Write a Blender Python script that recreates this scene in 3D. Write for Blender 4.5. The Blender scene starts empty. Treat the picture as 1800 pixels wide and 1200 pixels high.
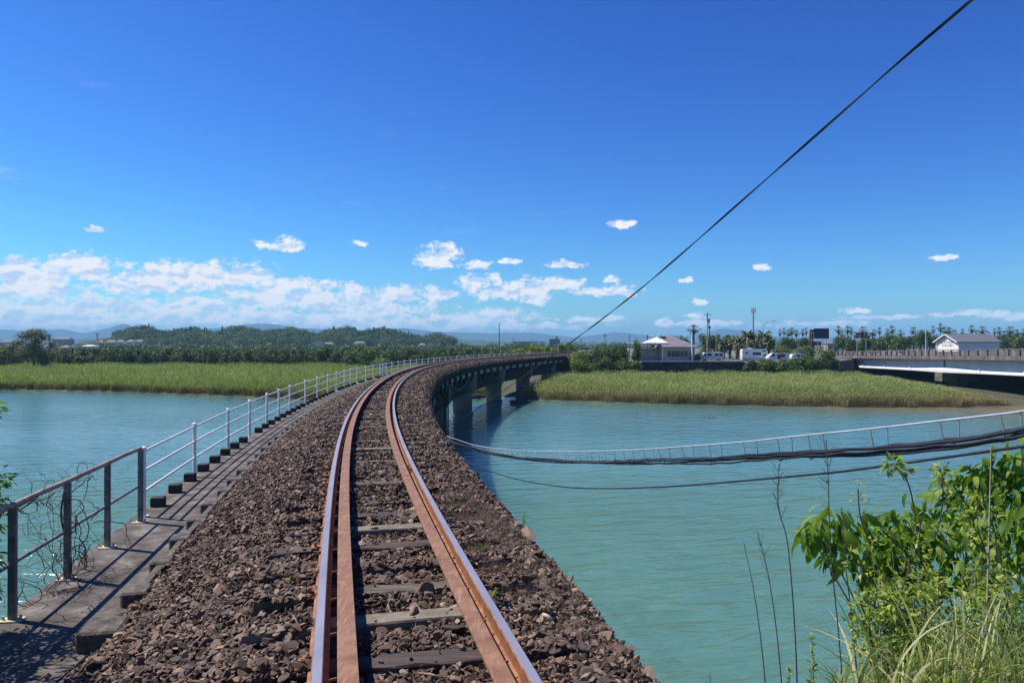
import bpy, math, random
import numpy as np
from mathutils import Vector
random.seed(7)
rng = np.random.default_rng(11)
R = math.radians
scn = bpy.context.scene
COL = scn.collection

# ------------------------------------------------------------------ camera
CZ = 7.7
HOR = 603.75
F = 1300.0
cam = bpy.data.cameras.new('camera')
cam.sensor_width = 36.0
cam.lens = 36.0 * F / 1800.0
cam.clip_start = 0.05
cam.clip_end = 30000
camo = bpy.data.objects.new('camera', cam)
COL.objects.link(camo)
camo.location = (0, 0, CZ)
camo.rotation_euler = (R(90) + math.atan((HOR - 600) / F), 0, 0)
scn.camera = camo

def P(px, py, Y):
    """photo pixel + depth -> world point"""
    return np.array([(px - 900) / F * Y, Y, CZ - (py - HOR) / F * Y])

# ------------------------------------------------------------------ light
scn.view_settings.view_transform = 'Standard'
scn.view_settings.look = 'None'
scn.view_settings.exposure = 0.4
scn.view_settings.gamma = 1.0
SUN_EL = R(55)
sdir = np.array([-0.95 * math.cos(SUN_EL), 0.31 * math.cos(SUN_EL), math.sin(SUN_EL)])
sdir /= np.linalg.norm(sdir)
sun = bpy.data.lights.new('sun', 'SUN')
sun.energy = 5.0
sun.angle = R(0.53)
sun.color = (1.0, 0.955, 0.89)
suno = bpy.data.objects.new('sun', sun)
COL.objects.link(suno)
suno.rotation_euler = Vector(-sdir).to_track_quat('-Z', 'Y').to_euler()
suno.location = (0, 0, 300)

world = bpy.data.worlds.new('World')
scn.world = world
world.use_nodes = True

class NT:
    """small node-tree helper"""
    def __init__(s, nt):
        s.nt = nt; s.n = nt.nodes; s.l = nt.links
    def new(s, t, **kw):
        n = s.n.new(t)
        for k, v in kw.items():
            setattr(n, k, v)
        return n
    def put(s, sock, v):
        if isinstance(v, bpy.types.NodeSocket):
            s.l.new(v, sock)
        else:
            if hasattr(sock, 'default_value'):
                dv = sock.default_value
                if hasattr(dv, '__len__') and not hasattr(v, '__len__'):
                    v = (v,) * len(dv)
                if hasattr(dv, '__len__') and len(dv) == 4 and len(v) == 3:
                    v = tuple(v) + (1.0,)
            sock.default_value = v
    def math(s, op, a, b=0.0, c=0.0, clamp=False):
        n = s.new('ShaderNodeMath', operation=op, use_clamp=clamp)
        s.put(n.inputs[0], a); s.put(n.inputs[1], b); s.put(n.inputs[2], c)
        return n.outputs[0]
    def vm(s, op, a, b=(0, 0, 0)):
        n = s.new('ShaderNodeVectorMath', operation=op)
        s.put(n.inputs[0], a)
        s.put(n.inputs[1], b)
        return n.outputs['Value'] if op in ('LENGTH', 'DOT_PRODUCT') else n.outputs[0]
    def mix(s, f, a, b, blend='MIX'):
        n = s.new('ShaderNodeMix', data_type='RGBA', blend_type=blend)
        s.put(n.inputs[0], f); s.put(n.inputs[6], a); s.put(n.inputs[7], b)
        return n.outputs[2]
    def smooth(s, v, lo, hi, a=0.0, b=1.0):
        n = s.new('ShaderNodeMapRange', interpolation_type='SMOOTHSTEP')
        s.put(n.inputs[0], v)
        for i, q in enumerate((lo, hi, a, b)):
            n.inputs[i + 1].default_value = q
        return n.outputs[0]
    def noise(s, vec, scale, detail=4, rough=0.55, lac=2.0, dist=0.0):
        n = s.new('ShaderNodeTexNoise')
        s.put(n.inputs['Vector'], vec)
        n.inputs['Scale'].default_value = scale
        n.inputs['Detail'].default_value = detail
        n.inputs['Roughness'].default_value = rough
        n.inputs['Lacunarity'].default_value = lac
        n.inputs['Distortion'].default_value = dist
        return n.outputs[0]
    def ramp(s, f, stops):
        n = s.new('ShaderNodeValToRGB')
        s.put(n.inputs[0], f)
        e = n.color_ramp.elements
        while len(e) > 1:
            e.remove(e[-1])
        e[0].position = stops[0][0]; e[0].color = tuple(stops[0][1]) + (1,)
        for p, c in stops[1:]:
            q = e.new(p); q.color = tuple(c) + (1,)
        return n.outputs[0]

def build_world():
    W = NT(world.node_tree)
    W.n.clear()
    out = W.new('ShaderNodeOutputWorld')
    sky = W.new('ShaderNodeTexSky', sky_type='NISHITA')
    sky.sun_disc = False
    sky.sun_elevation = SUN_EL
    sky.sun_rotation = math.atan2(sdir[0], sdir[1])
    sky.altitude = 0
    sky.air_density = 1.0
    sky.dust_density = 0.25
    sky.ozone_density = 2.2
    skyc = W.mix(1.0, sky.outputs[0], (0.66, 0.93, 1.36), 'MULTIPLY')
    # deepen the blue the way a phone camera records it
    sp = W.new('ShaderNodeSeparateColor'); W.put(sp.inputs[0], skyc)
    cb_ = W.new('ShaderNodeCombineColor')
    for i, (e, k) in enumerate(((1.77, 0.250), (1.72, 0.262), (1.28, 0.50))):
        W.put(cb_.inputs[i], W.math('MULTIPLY', W.math('POWER', sp.outputs[i], e), k))
    skyc = cb_.outputs[0]
    tc = W.new('ShaderNodeTexCoord')
    d = tc.outputs['Generated']
    sep = W.new('ShaderNodeSeparateXYZ'); W.put(sep.inputs[0], d)
    x, y, z = sep.outputs
    # plain sky
    bg0 = W.new('ShaderNodeBackground'); W.put(bg0.inputs[0], skyc); bg0.inputs[1].default_value = 0.09
    # sky with clouds, laid out by compass angle and height above the horizon
    az = W.math('ARCTAN2', x, y)
    el = W.math('ARCSINE', z)
    cmb = W.new('ShaderNodeCombineXYZ'); W.put(cmb.inputs[0], az); W.put(cmb.inputs[1], el)
    base = cmb.outputs[0]
    st = W.vm('MULTIPLY', base, (1.0, 1.5, 1.0))
    wn = W.new('ShaderNodeTexNoise'); W.put(wn.inputs['Vector'], st)
    wn.inputs['Scale'].default_value = 26; wn.inputs['Detail'].default_value = 5; wn.inputs['Roughness'].default_value = 0.6
    wv = W.vm('MULTIPLY', W.vm('SUBTRACT', wn.outputs['Color'], (0.5, 0.5, 0.5)), (0.040, 0.020, 0))
    p = W.vm('ADD', base, wv)
    def field(blobs):
        m = None
        for cx, cy, rx, ry in blobs:
            a = math.atan2(cx - 900, F)
            e = math.atan2(HOR - cy, math.hypot(F, cx - 900))
            k = math.cos(a) ** 2
            q = W.vm('MULTIPLY', W.vm('SUBTRACT', p, (a, e, 0)), (F / rx / k, F / ry, 0))
            v = W.math('SUBTRACT', 1.0, W.vm('LENGTH', q))
            m = v if m is None else W.math('MAXIMUM', m, v)
        return m
    crisp = [(165,404,24,6),(470,428,24,10),(497,431,46,11),(630,428,18,6),(768,455,40,21),(786,440,24,14),
             (845,464,25,8),(897,461,22,6),(997,463,44,6),(1093,396,20,8),(1335,472,22,7),(1660,452,30,6),
             (1205,493,16,5),(1227,529,20,7),(1222,553,22,7),(1165,568,24,8),(1510,545,34,5),
             (55,490,100,26),(20,482,50,24),(140,470,70,24),(60,505,120,14),
             (335,486,155,28),(290,478,70,18),(400,484,110,22),(490,500,90,18),(250,505,90,14),(560,502,70,12),
             (835,498,34,20),(775,514,40,12),(905,510,80,20),(975,497,60,11),(940,521,50,14),(1068,512,60,13),(870,490,14,14),
             (1075,493,18,5),(1100,515,20,8)]
    soft = [(150,541,260,16),(330,540,120,18),(520,525,140,24),(660,522,80,18),(705,520,34,18),(640,548,150,18),
            (870,553,60,11),(830,562,120,9),(420,560,420,14),(60,560,200,18),(900,574,150,6),(700,575,260,7),(1250,566,50,5),
            (1550,557,70,4),(1700,553,70,4),(1450,570,90,5),(1040,562,60,5),(1770,556,50,6)]
    fc = field(crisp); fs = field(soft)
    n1 = W.noise(st, 40, 8, 0.62)
    n2 = W.noise(W.vm('ADD', st, (-0.0035, 0.0075, 0.0)), 42, 4, 0.5)
    n1b = W.noise(st, 42, 4, 0.5)
    nn = W.math('SUBTRACT', n1, 0.5)
    n3 = W.noise(st, 150, 5, 0.65)
    nn = W.math('MULTIPLY_ADD', W.math('SUBTRACT', n3, 0.5), 0.5, nn)
    cm = W.smooth(W.math('MULTIPLY_ADD', nn, 2.6, fc), -0.08, 0.50)
    sm = W.math('MULTIPLY', W.smooth(W.math('MULTIPLY_ADD', nn, 3.4, fs), -0.35, 0.55), 0.92)
    cover = W.math('MAXIMUM', cm, sm)
    # faint high streaks
    cir = W.noise(W.vm('MULTIPLY', base, (2.2, 14, 1)), 3.2, 6, 0.6)
    cirm = W.math('MULTIPLY', W.smooth(cir, 0.60, 0.80), W.math('MULTIPLY', W.smooth(el, 0.42, 0.12, 0, 0.26), W.smooth(az, -0.35, 0.25, 1.0, 0.25)))
    # cloud shading: bright tops, blue-grey bottoms, from the slope of the same noise
    lit = W.smooth(W.math('MULTIPLY_ADD', nn, 0.25, W.math('SUBTRACT', n1b, n2)), -0.13, 0.06)
    vert = W.smooth(el, 0.015, 0.09)
    lo = W.mix(vert, (0.66, 0.84, 1.04), (0.60, 0.74, 0.96))
    hi = W.mix(vert, (1.06, 1.10, 1.14), (1.0, 1.0, 1.02))
    ccol = W.mix(lit, lo, hi)
    ccol = W.vm('SCALE', ccol); ccol.node.inputs['Scale'].default_value = 8.6
    full = W.mix(cirm, skyc, (7.5, 8.3, 9.5))
    full = W.mix(cover, full, ccol)
    bg1 = W.new('ShaderNodeBackground'); W.put(bg1.inputs[0], full); bg1.inputs[1].default_value = 0.09
    band = W.math('MULTIPLY', W.math('GREATER_THAN', y, 0.5), W.math('LESS_THAN', W.math('ABSOLUTE', W.math('SUBTRACT', z, 0.21)), 0.22))
    ms = W.new('ShaderNodeMixShader')
    W.put(ms.inputs[0], band); W.l.new(bg0.outputs[0], ms.inputs[1]); W.l.new(bg1.outputs[0], ms.inputs[2])
    W.l.new(ms.outputs[0], out.inputs[0])
build_world()

# ------------------------------------------------------------------ helpers
def link(o, parent=None):
    COL.objects.link(o)
    if parent is not None:
        o.parent = parent
        if parent.type == 'EMPTY' and parent.get('_o') is None:
            pass
        o.matrix_parent_inverse.identity()
        off = Vector((0, 0, 0)); q = parent
        while q is not None:
            off += q.location; q = q.parent
        o.location = -off if not o.get('_local') else (0, 0, 0)
    return o

def tag(o, label=None, cat=None, group=None, kind=None):
    if label: o['label'] = label
    if cat: o['category'] = cat
    if group: o['group'] = group
    if kind: o['kind'] = kind
    return o

def thing(name, label, cat, loc=(0, 0, 0), group=None):
    o = bpy.data.objects.new(name, None)
    o.empty_display_size = 0.2
    COL.objects.link(o)
    o.location = loc
    return tag(o, label, cat, group)

def mesh_np(name, V, Fc, mats, parent=None, smooth=False, mi=None, local=False):
    """V (n,3); Fc (m,k) array or a list of arrays/faces"""
    V = np.asarray(V, dtype=np.float32)
    me = bpy.data.meshes.new(name)
    if isinstance(Fc, np.ndarray) and Fc.ndim == 2:
        groups = [Fc]
    else:
        groups = Fc
    me.vertices.add(len(V)); me.vertices.foreach_set('co', V.ravel())
    loops = np.concatenate([g.ravel() for g in groups]).astype(np.int32)
    tot = np.concatenate([np.full(len(g), g.shape[1]) for g in groups]).astype(np.int32)
    start = np.concatenate([[0], np.cumsum(tot)[:-1]]).astype(np.int32)
    me.loops.add(len(loops)); me.loops.foreach_set('vertex_index', loops)
    me.polygons.add(len(tot)); me.polygons.foreach_set('loop_start', start); me.polygons.foreach_set('loop_total', tot)
    if mi is not None:
        me.polygons.foreach_set('material_index', np.asarray(mi, dtype=np.int32))
    me.polygons.foreach_set('use_smooth', np.full(len(tot), bool(smooth)))
    me.update(calc_edges=True)
    me.validate()
    for m in (mats if isinstance(mats, (list, tuple)) else [mats]):
        me.materials.append(m)
    o = bpy.data.objects.new(name, me)
    if local:
        COL.objects.link(o); o.parent = parent
        return o
    return link(o, parent)

class MB:
    """collects shapes and links them as one mesh"""
    def __init__(s): s.v = []; s.f = []; s.m = []; s.cur = 0
    def add(s, V, Fs):
        b = len(s.v)
        s.v += [tuple(map(float, q)) for q in V]
        s.f += [tuple(b + i for i in f) for f in Fs]
        s.m += [s.cur] * len(Fs)
        return s
    def box(s, c, size, rz=0.0, taper=1.0, bev=0.0, tilt=0.0):
        hx, hy, hz = size[0] / 2, size[1] / 2, size[2] / 2
        if bev > 0:
            b = min(bev, hx * .9, hy * .9, hz * .9)
            V = []
            rings = [(-hz, b), (-hz + b, 0), (hz - b, 0), (hz, b)]
            for zz, i in rings:
                ax, ay = hx - i, hy - i
                k = b if i == 0 else b * .4
                V += [(-ax + k, -ay, zz), (ax - k, -ay, zz), (ax, -ay + k, zz), (ax, ay - k, zz), (ax - k, ay, zz), (-ax + k, ay, zz), (-ax, ay - k, zz), (-ax, -ay + k, zz)]
            Fs = [tuple(range(7, -1, -1)), tuple(range(24, 32))]
            for r in range(3):
                for i in range(8):
                    j = (i + 1) % 8
                    Fs.append((r * 8 + i, r * 8 + j, r * 8 + 8 + j, r * 8 + 8 + i))
        else:
            V = []
            for zz, t in ((-hz, 1.0), (hz, taper)):
                V += [(-hx * t, -hy * t, zz), (hx * t, -hy * t, zz), (hx * t, hy * t, zz), (-hx * t, hy * t, zz)]
            Fs = [(3, 2, 1, 0), (4, 5, 6, 7), (0, 1, 5, 4), (1, 2, 6, 5), (2, 3, 7, 6), (3, 0, 4, 7)]
        c_, s_ = math.cos(rz), math.sin(rz)
        ct, stt = math.cos(tilt), math.sin(tilt)
        W = []
        for x, y, z in V:
            x, z = x * ct - z * stt, x * stt + z * ct
            W.append((c[0] + x * c_ - y * s_, c[1] + x * s_ + y * c_, c[2] + z))
        return s.add(W, Fs)
    def tube(s, pts, rad, n=8, cap=True):
        pts = [Vector(p) for p in pts]
        m = len(pts)
        rads = rad if hasattr(rad, '__len__') else [rad] * m
        V = []
        up = Vector((0, 0, 1))
        prev = None
        for i, p in enumerate(pts):
            t = (pts[min(i + 1, m - 1)] - pts[max(i - 1, 0)])
            if t.length < 1e-9: t = Vector((0, 0, 1))
            t.normalize()
            if prev is None:
                a = t.cross(up)
                if a.length < 0.05: a = t.cross(Vector((1, 0, 0)))
            else:
                a = prev - t * prev.dot(t)
                if a.length < 1e-4: a = t.cross(up)
            a.normalize(); prev = a
            b = t.cross(a)
            for k in range(n):
                an = 2 * math.pi * k / n
                q = p + (a * math.cos(an) + b * math.sin(an)) * rads[i]
                V.append(q)
        Fs = []
        for i in range(m - 1):
            for k in range(n):
                j = (k + 1) % n
                Fs.append((i * n + k, i * n + j, (i + 1) * n + j, (i + 1) * n + k))
        if cap:
            Fs.append(tuple(range(n - 1, -1, -1))); Fs.append(tuple((m - 1) * n + k for k in range(n)))
        return s.add(V, Fs)
    def poly(s, pts, th=0.0, d=(0, 0, 1)):
        """closed outline extruded along d by th"""
        n = len(pts)
        V = [tuple(p) for p in pts]
        if th == 0: return s.add(V, [tuple(range(n))])
        V += [(p[0] + d[0] * th, p[1] + d[1] * th, p[2] + d[2] * th) for p in pts]
        Fs = [tuple(range(n - 1, -1, -1)), tuple(range(n, 2 * n))] + [(i, (i + 1) % n, n + (i + 1) % n, n + i) for i in range(n)]
        return s.add(V, Fs)
    def build(s, name, mat, parent=None, smooth=False):
        me = bpy.data.meshes.new(name)
        me.from_pydata(s.v, [], s.f)
        for m in (mat if isinstance(mat, (list, tuple)) else [mat]):
            me.materials.append(m)
        me.polygons.foreach_set('material_index', s.m)
        if smooth:
            me.polygons.foreach_set('use_smooth', [True] * len(s.f))
            try: me.set_sharp_from_angle(angle=R(40))
            except Exception: pass
        me.update()
        return link(bpy.data.objects.new(name, me), parent)

def copy_tree(o, parent=None):
    c = o.copy(); COL.objects.link(c); c.parent = parent
    for ch in o.children:
        copy_tree(ch, c)
    return c

ORD = ['first','second','third','fourth','fifth','sixth','seventh','eighth','ninth','tenth','eleventh','twelfth','thirteenth','fourteenth','fifteenth','sixteenth','seventeenth','eighteenth','nineteenth','twentieth']

# ------------------------------------------------------------------ materials
def pmat(name, stops, scale=3.0, rough=0.8, bump=0.0, bscale=None, metal=0.0, island=0.0, detail=5, stretch=(1, 1, 1), spec=0.5, bdist=0.02, extra=None):
    m = bpy.data.materials.new(name); m.use_nodes = True
    N = NT(m.node_tree); N.n.clear()
    out = N.new('ShaderNodeOutputMaterial')
    b = N.new('ShaderNodeBsdfPrincipled')
    geo = N.new('ShaderNodeNewGeometry')
    pos = N.vm('MULTIPLY', geo.outputs['Position'], stretch)
    f = N.noise(pos, scale, detail, 0.6)
    if island:
        f = N.math('ADD', N.math('MULTIPLY', f, 1 - island), N.math('MULTIPLY', geo.outputs['Random Per Island'], island))
    c = N.ramp(f, stops)
    if extra: c = extra(N, geo, c)
    N.put(b.inputs['Base Color'], c)
    b.inputs['Roughness'].default_value = rough
    b.inputs['Metallic'].default_value = metal
    b.inputs['Specular IOR Level'].default_value = spec
    if bump:
        bn = N.new('ShaderNodeBump'); bn.inputs['Strength'].default_value = bump; bn.inputs['Distance'].default_value = bdist
        N.put(bn.inputs['Height'], N.noise(pos, bscale or scale * 4, 5, 0.65))
        N.l.new(bn.outputs[0], b.inputs['Normal'])
    N.l.new(b.outputs[0], out.inputs[0])
    return m

def leafmat(name, stops, scale=0.6, island=0.55, trans=0.35, rough=0.5, hgrad=None, tcol=None, spec=0.35):
    m = bpy.data.materials.new(name); m.use_nodes = True
    N = NT(m.node_tree); N.n.clear()
    out = N.new('ShaderNodeOutputMaterial')
    b = N.new('ShaderNodeBsdfPrincipled')
    geo = N.new('ShaderNodeNewGeometry')
    f = N.noise(geo.outputs['Position'], scale, 3, 0.6)
    f = N.math('ADD', N.math('MULTIPLY', f, 1 - island), N.math('MULTIPLY', geo.outputs['Random Per Island'], island))
    c = N.ramp(f, stops)
    if hgrad:
        sp = N.new('ShaderNodeSeparateXYZ'); N.put(sp.inputs[0], geo.outputs['Position'])
        z0, z1, col = hgrad
        g = N.smooth(N.math('MULTIPLY_ADD', geo.outputs['Random Per Island'], -0.7 * (z1 - z0), sp.outputs[2]), z0, z1, 1, 0)
        c = N.mix(g, c, col)
    N.put(b.inputs['Base Color'], c)
    b.inputs['Roughness'].default_value = rough
    b.inputs['Specular IOR Level'].default_value = spec
    t = N.new('ShaderNodeBsdfTranslucent')
    tc = N.mix(1.0, c, tcol or (1.5, 1.7, 0.7), 'MULTIPLY')
    N.put(t.inputs[0], tc)
    ms = N.new('ShaderNodeMixShader'); ms.inputs[0].default_value = trans
    N.l.new(b.outputs[0], ms.inputs[1]); N.l.new(t.outputs[0], ms.inputs[2])
    N.l.new(ms.outputs[0], out.inputs[0])
    return m

M = {}
M['stone'] = pmat('ballast_stone', [(0.0, (0.028, 0.015, 0.010)), (0.3, (0.068, 0.038, 0.024)), (0.55, (0.118, 0.066, 0.040)), (0.74, (0.18, 0.112, 0.072)), (0.84, (0.24, 0.185, 0.14)), (0.90, (0.30, 0.165, 0.095)), (0.98, (0.50, 0.35, 0.24))], 45, 0.75, 0.35, 160, island=0.8, bdist=0.004)
M['bed'] = pmat('ballast_bed', [(0.3, (0.02, 0.013, 0.01)), (0.55, (0.09, 0.057, 0.045)), (0.75, (0.16, 0.105, 0.08))], 16, 0.95, 1.0, 14, bdist=0.06, detail=8)
M['rust'] = pmat('rail_rust', [(0.3, (0.13, 0.045, 0.018)), (0.5, (0.25, 0.10, 0.04)), (0.72, (0.36, 0.17, 0.08))], 11, 0.75, 0.4, 60, bdist=0.004, detail=9)
def rust_patches(N, geo, c):
    # dark grease spots and long scuffed streaks, fixed to the metal
    sp = N.noise(geo.outputs['Position'], 38, 6, 0.7)
    st = N.noise(N.vm('MULTIPLY', geo.outputs['Position'], (9, 0.9, 1)), 6, 4, 0.6)
    c = N.mix(N.smooth(sp, 0.56, 0.72, 0, 0.75), c, (0.085, 0.045, 0.03))
    return N.mix(N.smooth(st, 0.50, 0.72, 0, 0.5), c, (0.42, 0.27, 0.19))
M['guardrust'] = pmat('guard_rust', [(0.25, (0.11, 0.044, 0.020)), (0.42, (0.19, 0.086, 0.040)), (0.6, (0.245, 0.120, 0.060)), (0.78, (0.30, 0.165, 0.090))], 7, 0.72, 0.4, 90, bdist=0.004, detail=9, extra=rust_patches)
M['steel'] = pmat('polished_steel', [(0.3, (0.46, 0.42, 0.42)), (0.7, (0.60, 0.55, 0.54))], 6, 0.42, 0.0, metal=0.75, stretch=(1, .3, 1))
M['wood'] = pmat('dark_sleeper_wood', [(0.3, (0.03, 0.022, 0.018)), (0.6, (0.085, 0.06, 0.05)), (0.8, (0.14, 0.105, 0.085))], 9, 0.9, 0.9, 14, stretch=(.25, 2.2, 1), bdist=0.02)
M['greywood'] = pmat('weathered_sleeper_wood', [(0.3, (0.045, 0.034, 0.026)), (0.55, (0.12, 0.095, 0.075)), (0.8, (0.22, 0.18, 0.14))], 8, 0.95, 1.0, 14, stretch=(.22, 2.4, 1), bdist=0.02)
M['consleeper'] = pmat('concrete_sleeper', [(0.3, (0.11, 0.088, 0.062)), (0.6, (0.22, 0.185, 0.135)), (0.8, (0.33, 0.285, 0.215))], 8, 0.9, 0.5, 60, bdist=0.006)
M['walk'] = pmat('walkway_concrete', [(0.28, (0.03, 0.024, 0.02)), (0.42, (0.085, 0.068, 0.056)), (0.56, (0.15, 0.125, 0.104)), (0.74, (0.30, 0.26, 0.22))], 3.2, 0.95, 1.0, 45, bdist=0.02, detail=14)
M['blockc'] = pmat('block_concrete', [(0.3, (0.05, 0.042, 0.036)), (0.55, (0.14, 0.118, 0.098)), (0.8, (0.28, 0.245, 0.205))], 12, 0.95, 1.0, 35, bdist=0.035, detail=12)
M['stub'] = pmat('dark_stub_concrete', [(0.3, (0.018, 0.016, 0.015)), (0.7, (0.06, 0.054, 0.048))], 8, 0.95, 0.8, 40, bdist=0.01)
M['pierc'] = pmat('pier_concrete', [(0.3, (0.08, 0.074, 0.058)), (0.6, (0.145, 0.135, 0.108)), (0.8, (0.22, 0.205, 0.17))], 0.8, 0.9, 0.3, 10, bdist=0.03, detail=8)
M['girderc'] = pmat('dark_girder', [(0.3, (0.02, 0.019, 0.015)), (0.7, (0.055, 0.050, 0.04))], 1.2, 0.95, 0.3, 8, bdist=0.02, spec=.15)  # stained concrete, tone lowered further to hold the shade under the deck
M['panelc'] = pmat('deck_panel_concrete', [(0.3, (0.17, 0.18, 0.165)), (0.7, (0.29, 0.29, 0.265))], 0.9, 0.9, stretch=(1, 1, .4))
M['fasciad'] = pmat('dark_deck_edge', [(0.3, (0.01, 0.009, 0.008)), (0.7, (0.03, 0.026, 0.024))], 1.5, 0.95, spec=.1)  # near-black tone paints in the shade on the deck overhang
M['whitep'] = pmat('white_paint', [(0.3, (0.66, 0.63, 0.59)), (0.6, (0.80, 0.78, 0.74)), (0.8, (0.86, 0.84, 0.80))], 4, 0.45, 0.1, 30)
M['greyp'] = pmat('worn_grey_paint', [(0.3, (0.085, 0.085, 0.088)), (0.5, (0.17, 0.165, 0.16)), (0.66, (0.26, 0.235, 0.22)), (0.8, (0.24, 0.13, 0.085))], 9, 0.6, 0.2, 50, metal=0.2)
M['toprail'] = pmat('rusty_top_rail', [(0.3, (0.17, 0.10, 0.075)), (0.5, (0.30, 0.22, 0.18)), (0.75, (0.42, 0.33, 0.28))], 7, 0.6, 0.2, 50)
M['plate'] = pmat('pale_base_plate', [(0.3, (0.40, 0.37, 0.22)), (0.7, (0.62, 0.59, 0.42))], 9, 0.7)
M['cable'] = pmat('black_cable', [(0.3, (0.012, 0.012, 0.014)), (0.7, (0.03, 0.028, 0.032))], 5, 0.42)
M['galv'] = pmat('galvanised_wire', [(0.3, (0.42, 0.44, 0.45)), (0.7, (0.62, 0.63, 0.63))], 9, 0.5, metal=0.3)
M['hanger'] = pmat('hanger_metal', [(0.3, (0.10, 0.10, 0.11)), (0.7, (0.34, 0.34, 0.35))], 12, 0.5, metal=0.3, island=0.6)
M['bark'] = pmat('bark', [(0.3, (0.05, 0.038, 0.028)), (0.7, (0.14, 0.11, 0.085))], 6, 0.95, 0.6, 20)
M['twig'] = pmat('dry_twig', [(0.3, (0.045, 0.03, 0.025)), (0.7, (0.11, 0.08, 0.065))], 12, 0.9)
M['paletwig'] = pmat('pale_dry_stem', [(0.3, (0.26, 0.20, 0.15)), (0.7, (0.42, 0.36, 0.29))], 12, 0.9)
M['white_wall'] = pmat('white_wall', [(0.3, (0.70, 0.67, 0.60)), (0.7, (0.82, 0.79, 0.72))], 0.6, 0.7)
M['grey_wall'] = pmat('grey_wall', [(0.3, (0.46, 0.43, 0.38)), (0.7, (0.58, 0.54, 0.48))], 0.8, 0.8)
M['slate'] = pmat('slate_roof', [(0.3, (0.10, 0.10, 0.115)), (0.7, (0.165, 0.16, 0.18))], 1.2, 0.65, 0.2, 8, stretch=(1, 6, 6))
M['purple_roof'] = pmat('grey_metal_roof', [(0.3, (0.16, 0.145, 0.15)), (0.7, (0.25, 0.23, 0.235))], 0.8, 0.5)
M['glass'] = pmat('dark_glass', [(0.3, (0.012, 0.016, 0.022)), (0.7, (0.03, 0.036, 0.045))], 1, 0.12)
M['black'] = pmat('black_rubber', [(0.3, (0.012, 0.012, 0.012)), (0.7, (0.03, 0.03, 0.03))], 3, 0.8)
M['darkwall'] = pmat('dark_retaining_wall', [(0.3, (0.022, 0.02, 0.024)), (0.7, (0.07, 0.065, 0.066))], 0.7, 0.95, 0.6, 4, stretch=(1, 1, 3))
M['cap'] = pmat('pale_wall_coping', [(0.35, (0.22, 0.19, 0.17)), (0.65, (0.55, 0.50, 0.46))], 1.5, 0.9)
M['parapet'] = pmat('stained_parapet', [(0.3, (0.075, 0.06, 0.056)), (0.55, (0.15, 0.125, 0.115)), (0.75, (0.27, 0.23, 0.21))], 0.6, 0.95, 0.3, 5, stretch=(1.4, 1.4, .35), detail=7)
M['whitesteel'] = pmat('white_girder_paint', [(0.3, (0.60, 0.57, 0.52)), (0.7, (0.76, 0.73, 0.68))], 0.3, 0.6, stretch=(1, 1, .3))
M['asphalt'] = pmat('asphalt', [(0.3, (0.04, 0.04, 0.042)), (0.7, (0.065, 0.064, 0.064))], 4, 0.9)
M['brownsteel'] = pmat('brown_steel', [(0.3, (0.09, 0.035, 0.025)), (0.7, (0.16, 0.065, 0.045))], 3, 0.7)
M['redsign'] = pmat('red_brown_panel', [(0.3, (0.13, 0.04, 0.035)), (0.7, (0.22, 0.07, 0.055))], 1.5, 0.7)
M['darkpanel'] = pmat('dark_panel', [(0.3, (0.022, 0.024, 0.032)), (0.7, (0.05, 0.05, 0.062))], 1.5, 0.7)
M['greypole'] = pmat('grey_pole', [(0.3, (0.24, 0.24, 0.235)), (0.7, (0.38, 0.37, 0.355))], 2, 0.8)
M['darkpole'] = pmat('dark_pole', [(0.3, (0.06, 0.055, 0.055)), (0.7, (0.13, 0.12, 0.115))], 2, 0.8)
M['vwhite'] = pmat('vehicle_white', [(0.3, (0.74, 0.71, 0.66)), (0.7, (0.80, 0.77, 0.72))], 1, 0.25)
M['towngrey'] = pmat('town_grey', [(0.3, (0.22, 0.21, 0.21)), (0.7, (0.34, 0.32, 0.31))], 0.1, 0.9)
M['townbrown'] = pmat('town_brown', [(0.3, (0.13, 0.10, 0.10)), (0.7, (0.21, 0.17, 0.16))], 0.3, 0.9, stretch=(1, 1, 3))
M['townwhite'] = pmat('town_white', [(0.3, (0.50, 0.48, 0.46)), (0.7, (0.70, 0.68, 0.66))], 0.1, 0.9)
M['townroof'] = pmat('town_roof', [(0.3, (0.14, 0.12, 0.12)), (0.7, (0.26, 0.21, 0.20))], 0.1, 0.9)
M['mud'] = pmat('bank_mud', [(0.3, (0.07, 0.055, 0.035)), (0.7, (0.16, 0.13, 0.09))], 0.6, 0.95, 0.5, 4)
M['earth'] = pmat('earth', [(0.3, (0.035, 0.03, 0.02)), (0.6, (0.08, 0.07, 0.045)), (0.8, (0.13, 0.12, 0.08))], 1.5, 0.95, 0.6, 8)

# reed, tree and plant foliage
M['reedL'] = leafmat('reed_green', [(0.2, (0.07, 0.105, 0.02)), (0.42, (0.165, 0.215, 0.05)), (0.62, (0.27, 0.32, 0.085)), (0.85, (0.47, 0.47, 0.22))], 0.05, 0.6, 0.3, 0.7, hgrad=(0.2, 1.1, (0.16, 0.125, 0.06)))
M['reedR'] = leafmat('reed_bluegreen', [(0.2, (0.08, 0.12, 0.035)), (0.42, (0.21, 0.26, 0.075)), (0.62, (0.33, 0.37, 0.13)), (0.85, (0.55, 0.53, 0.29))], 0.09, 0.6, 0.3, 0.7, hgrad=(0.15, 1.45, (0.27, 0.215, 0.115)))
M['belt'] = leafmat('shrub_belt_green', [(0.2, (0.02, 0.036, 0.01)), (0.45, (0.058, 0.09, 0.02)), (0.7, (0.12, 0.155, 0.035)), (1, (0.22, 0.23, 0.065))], 0.2, 0.5, 0.22, 0.6)
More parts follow.
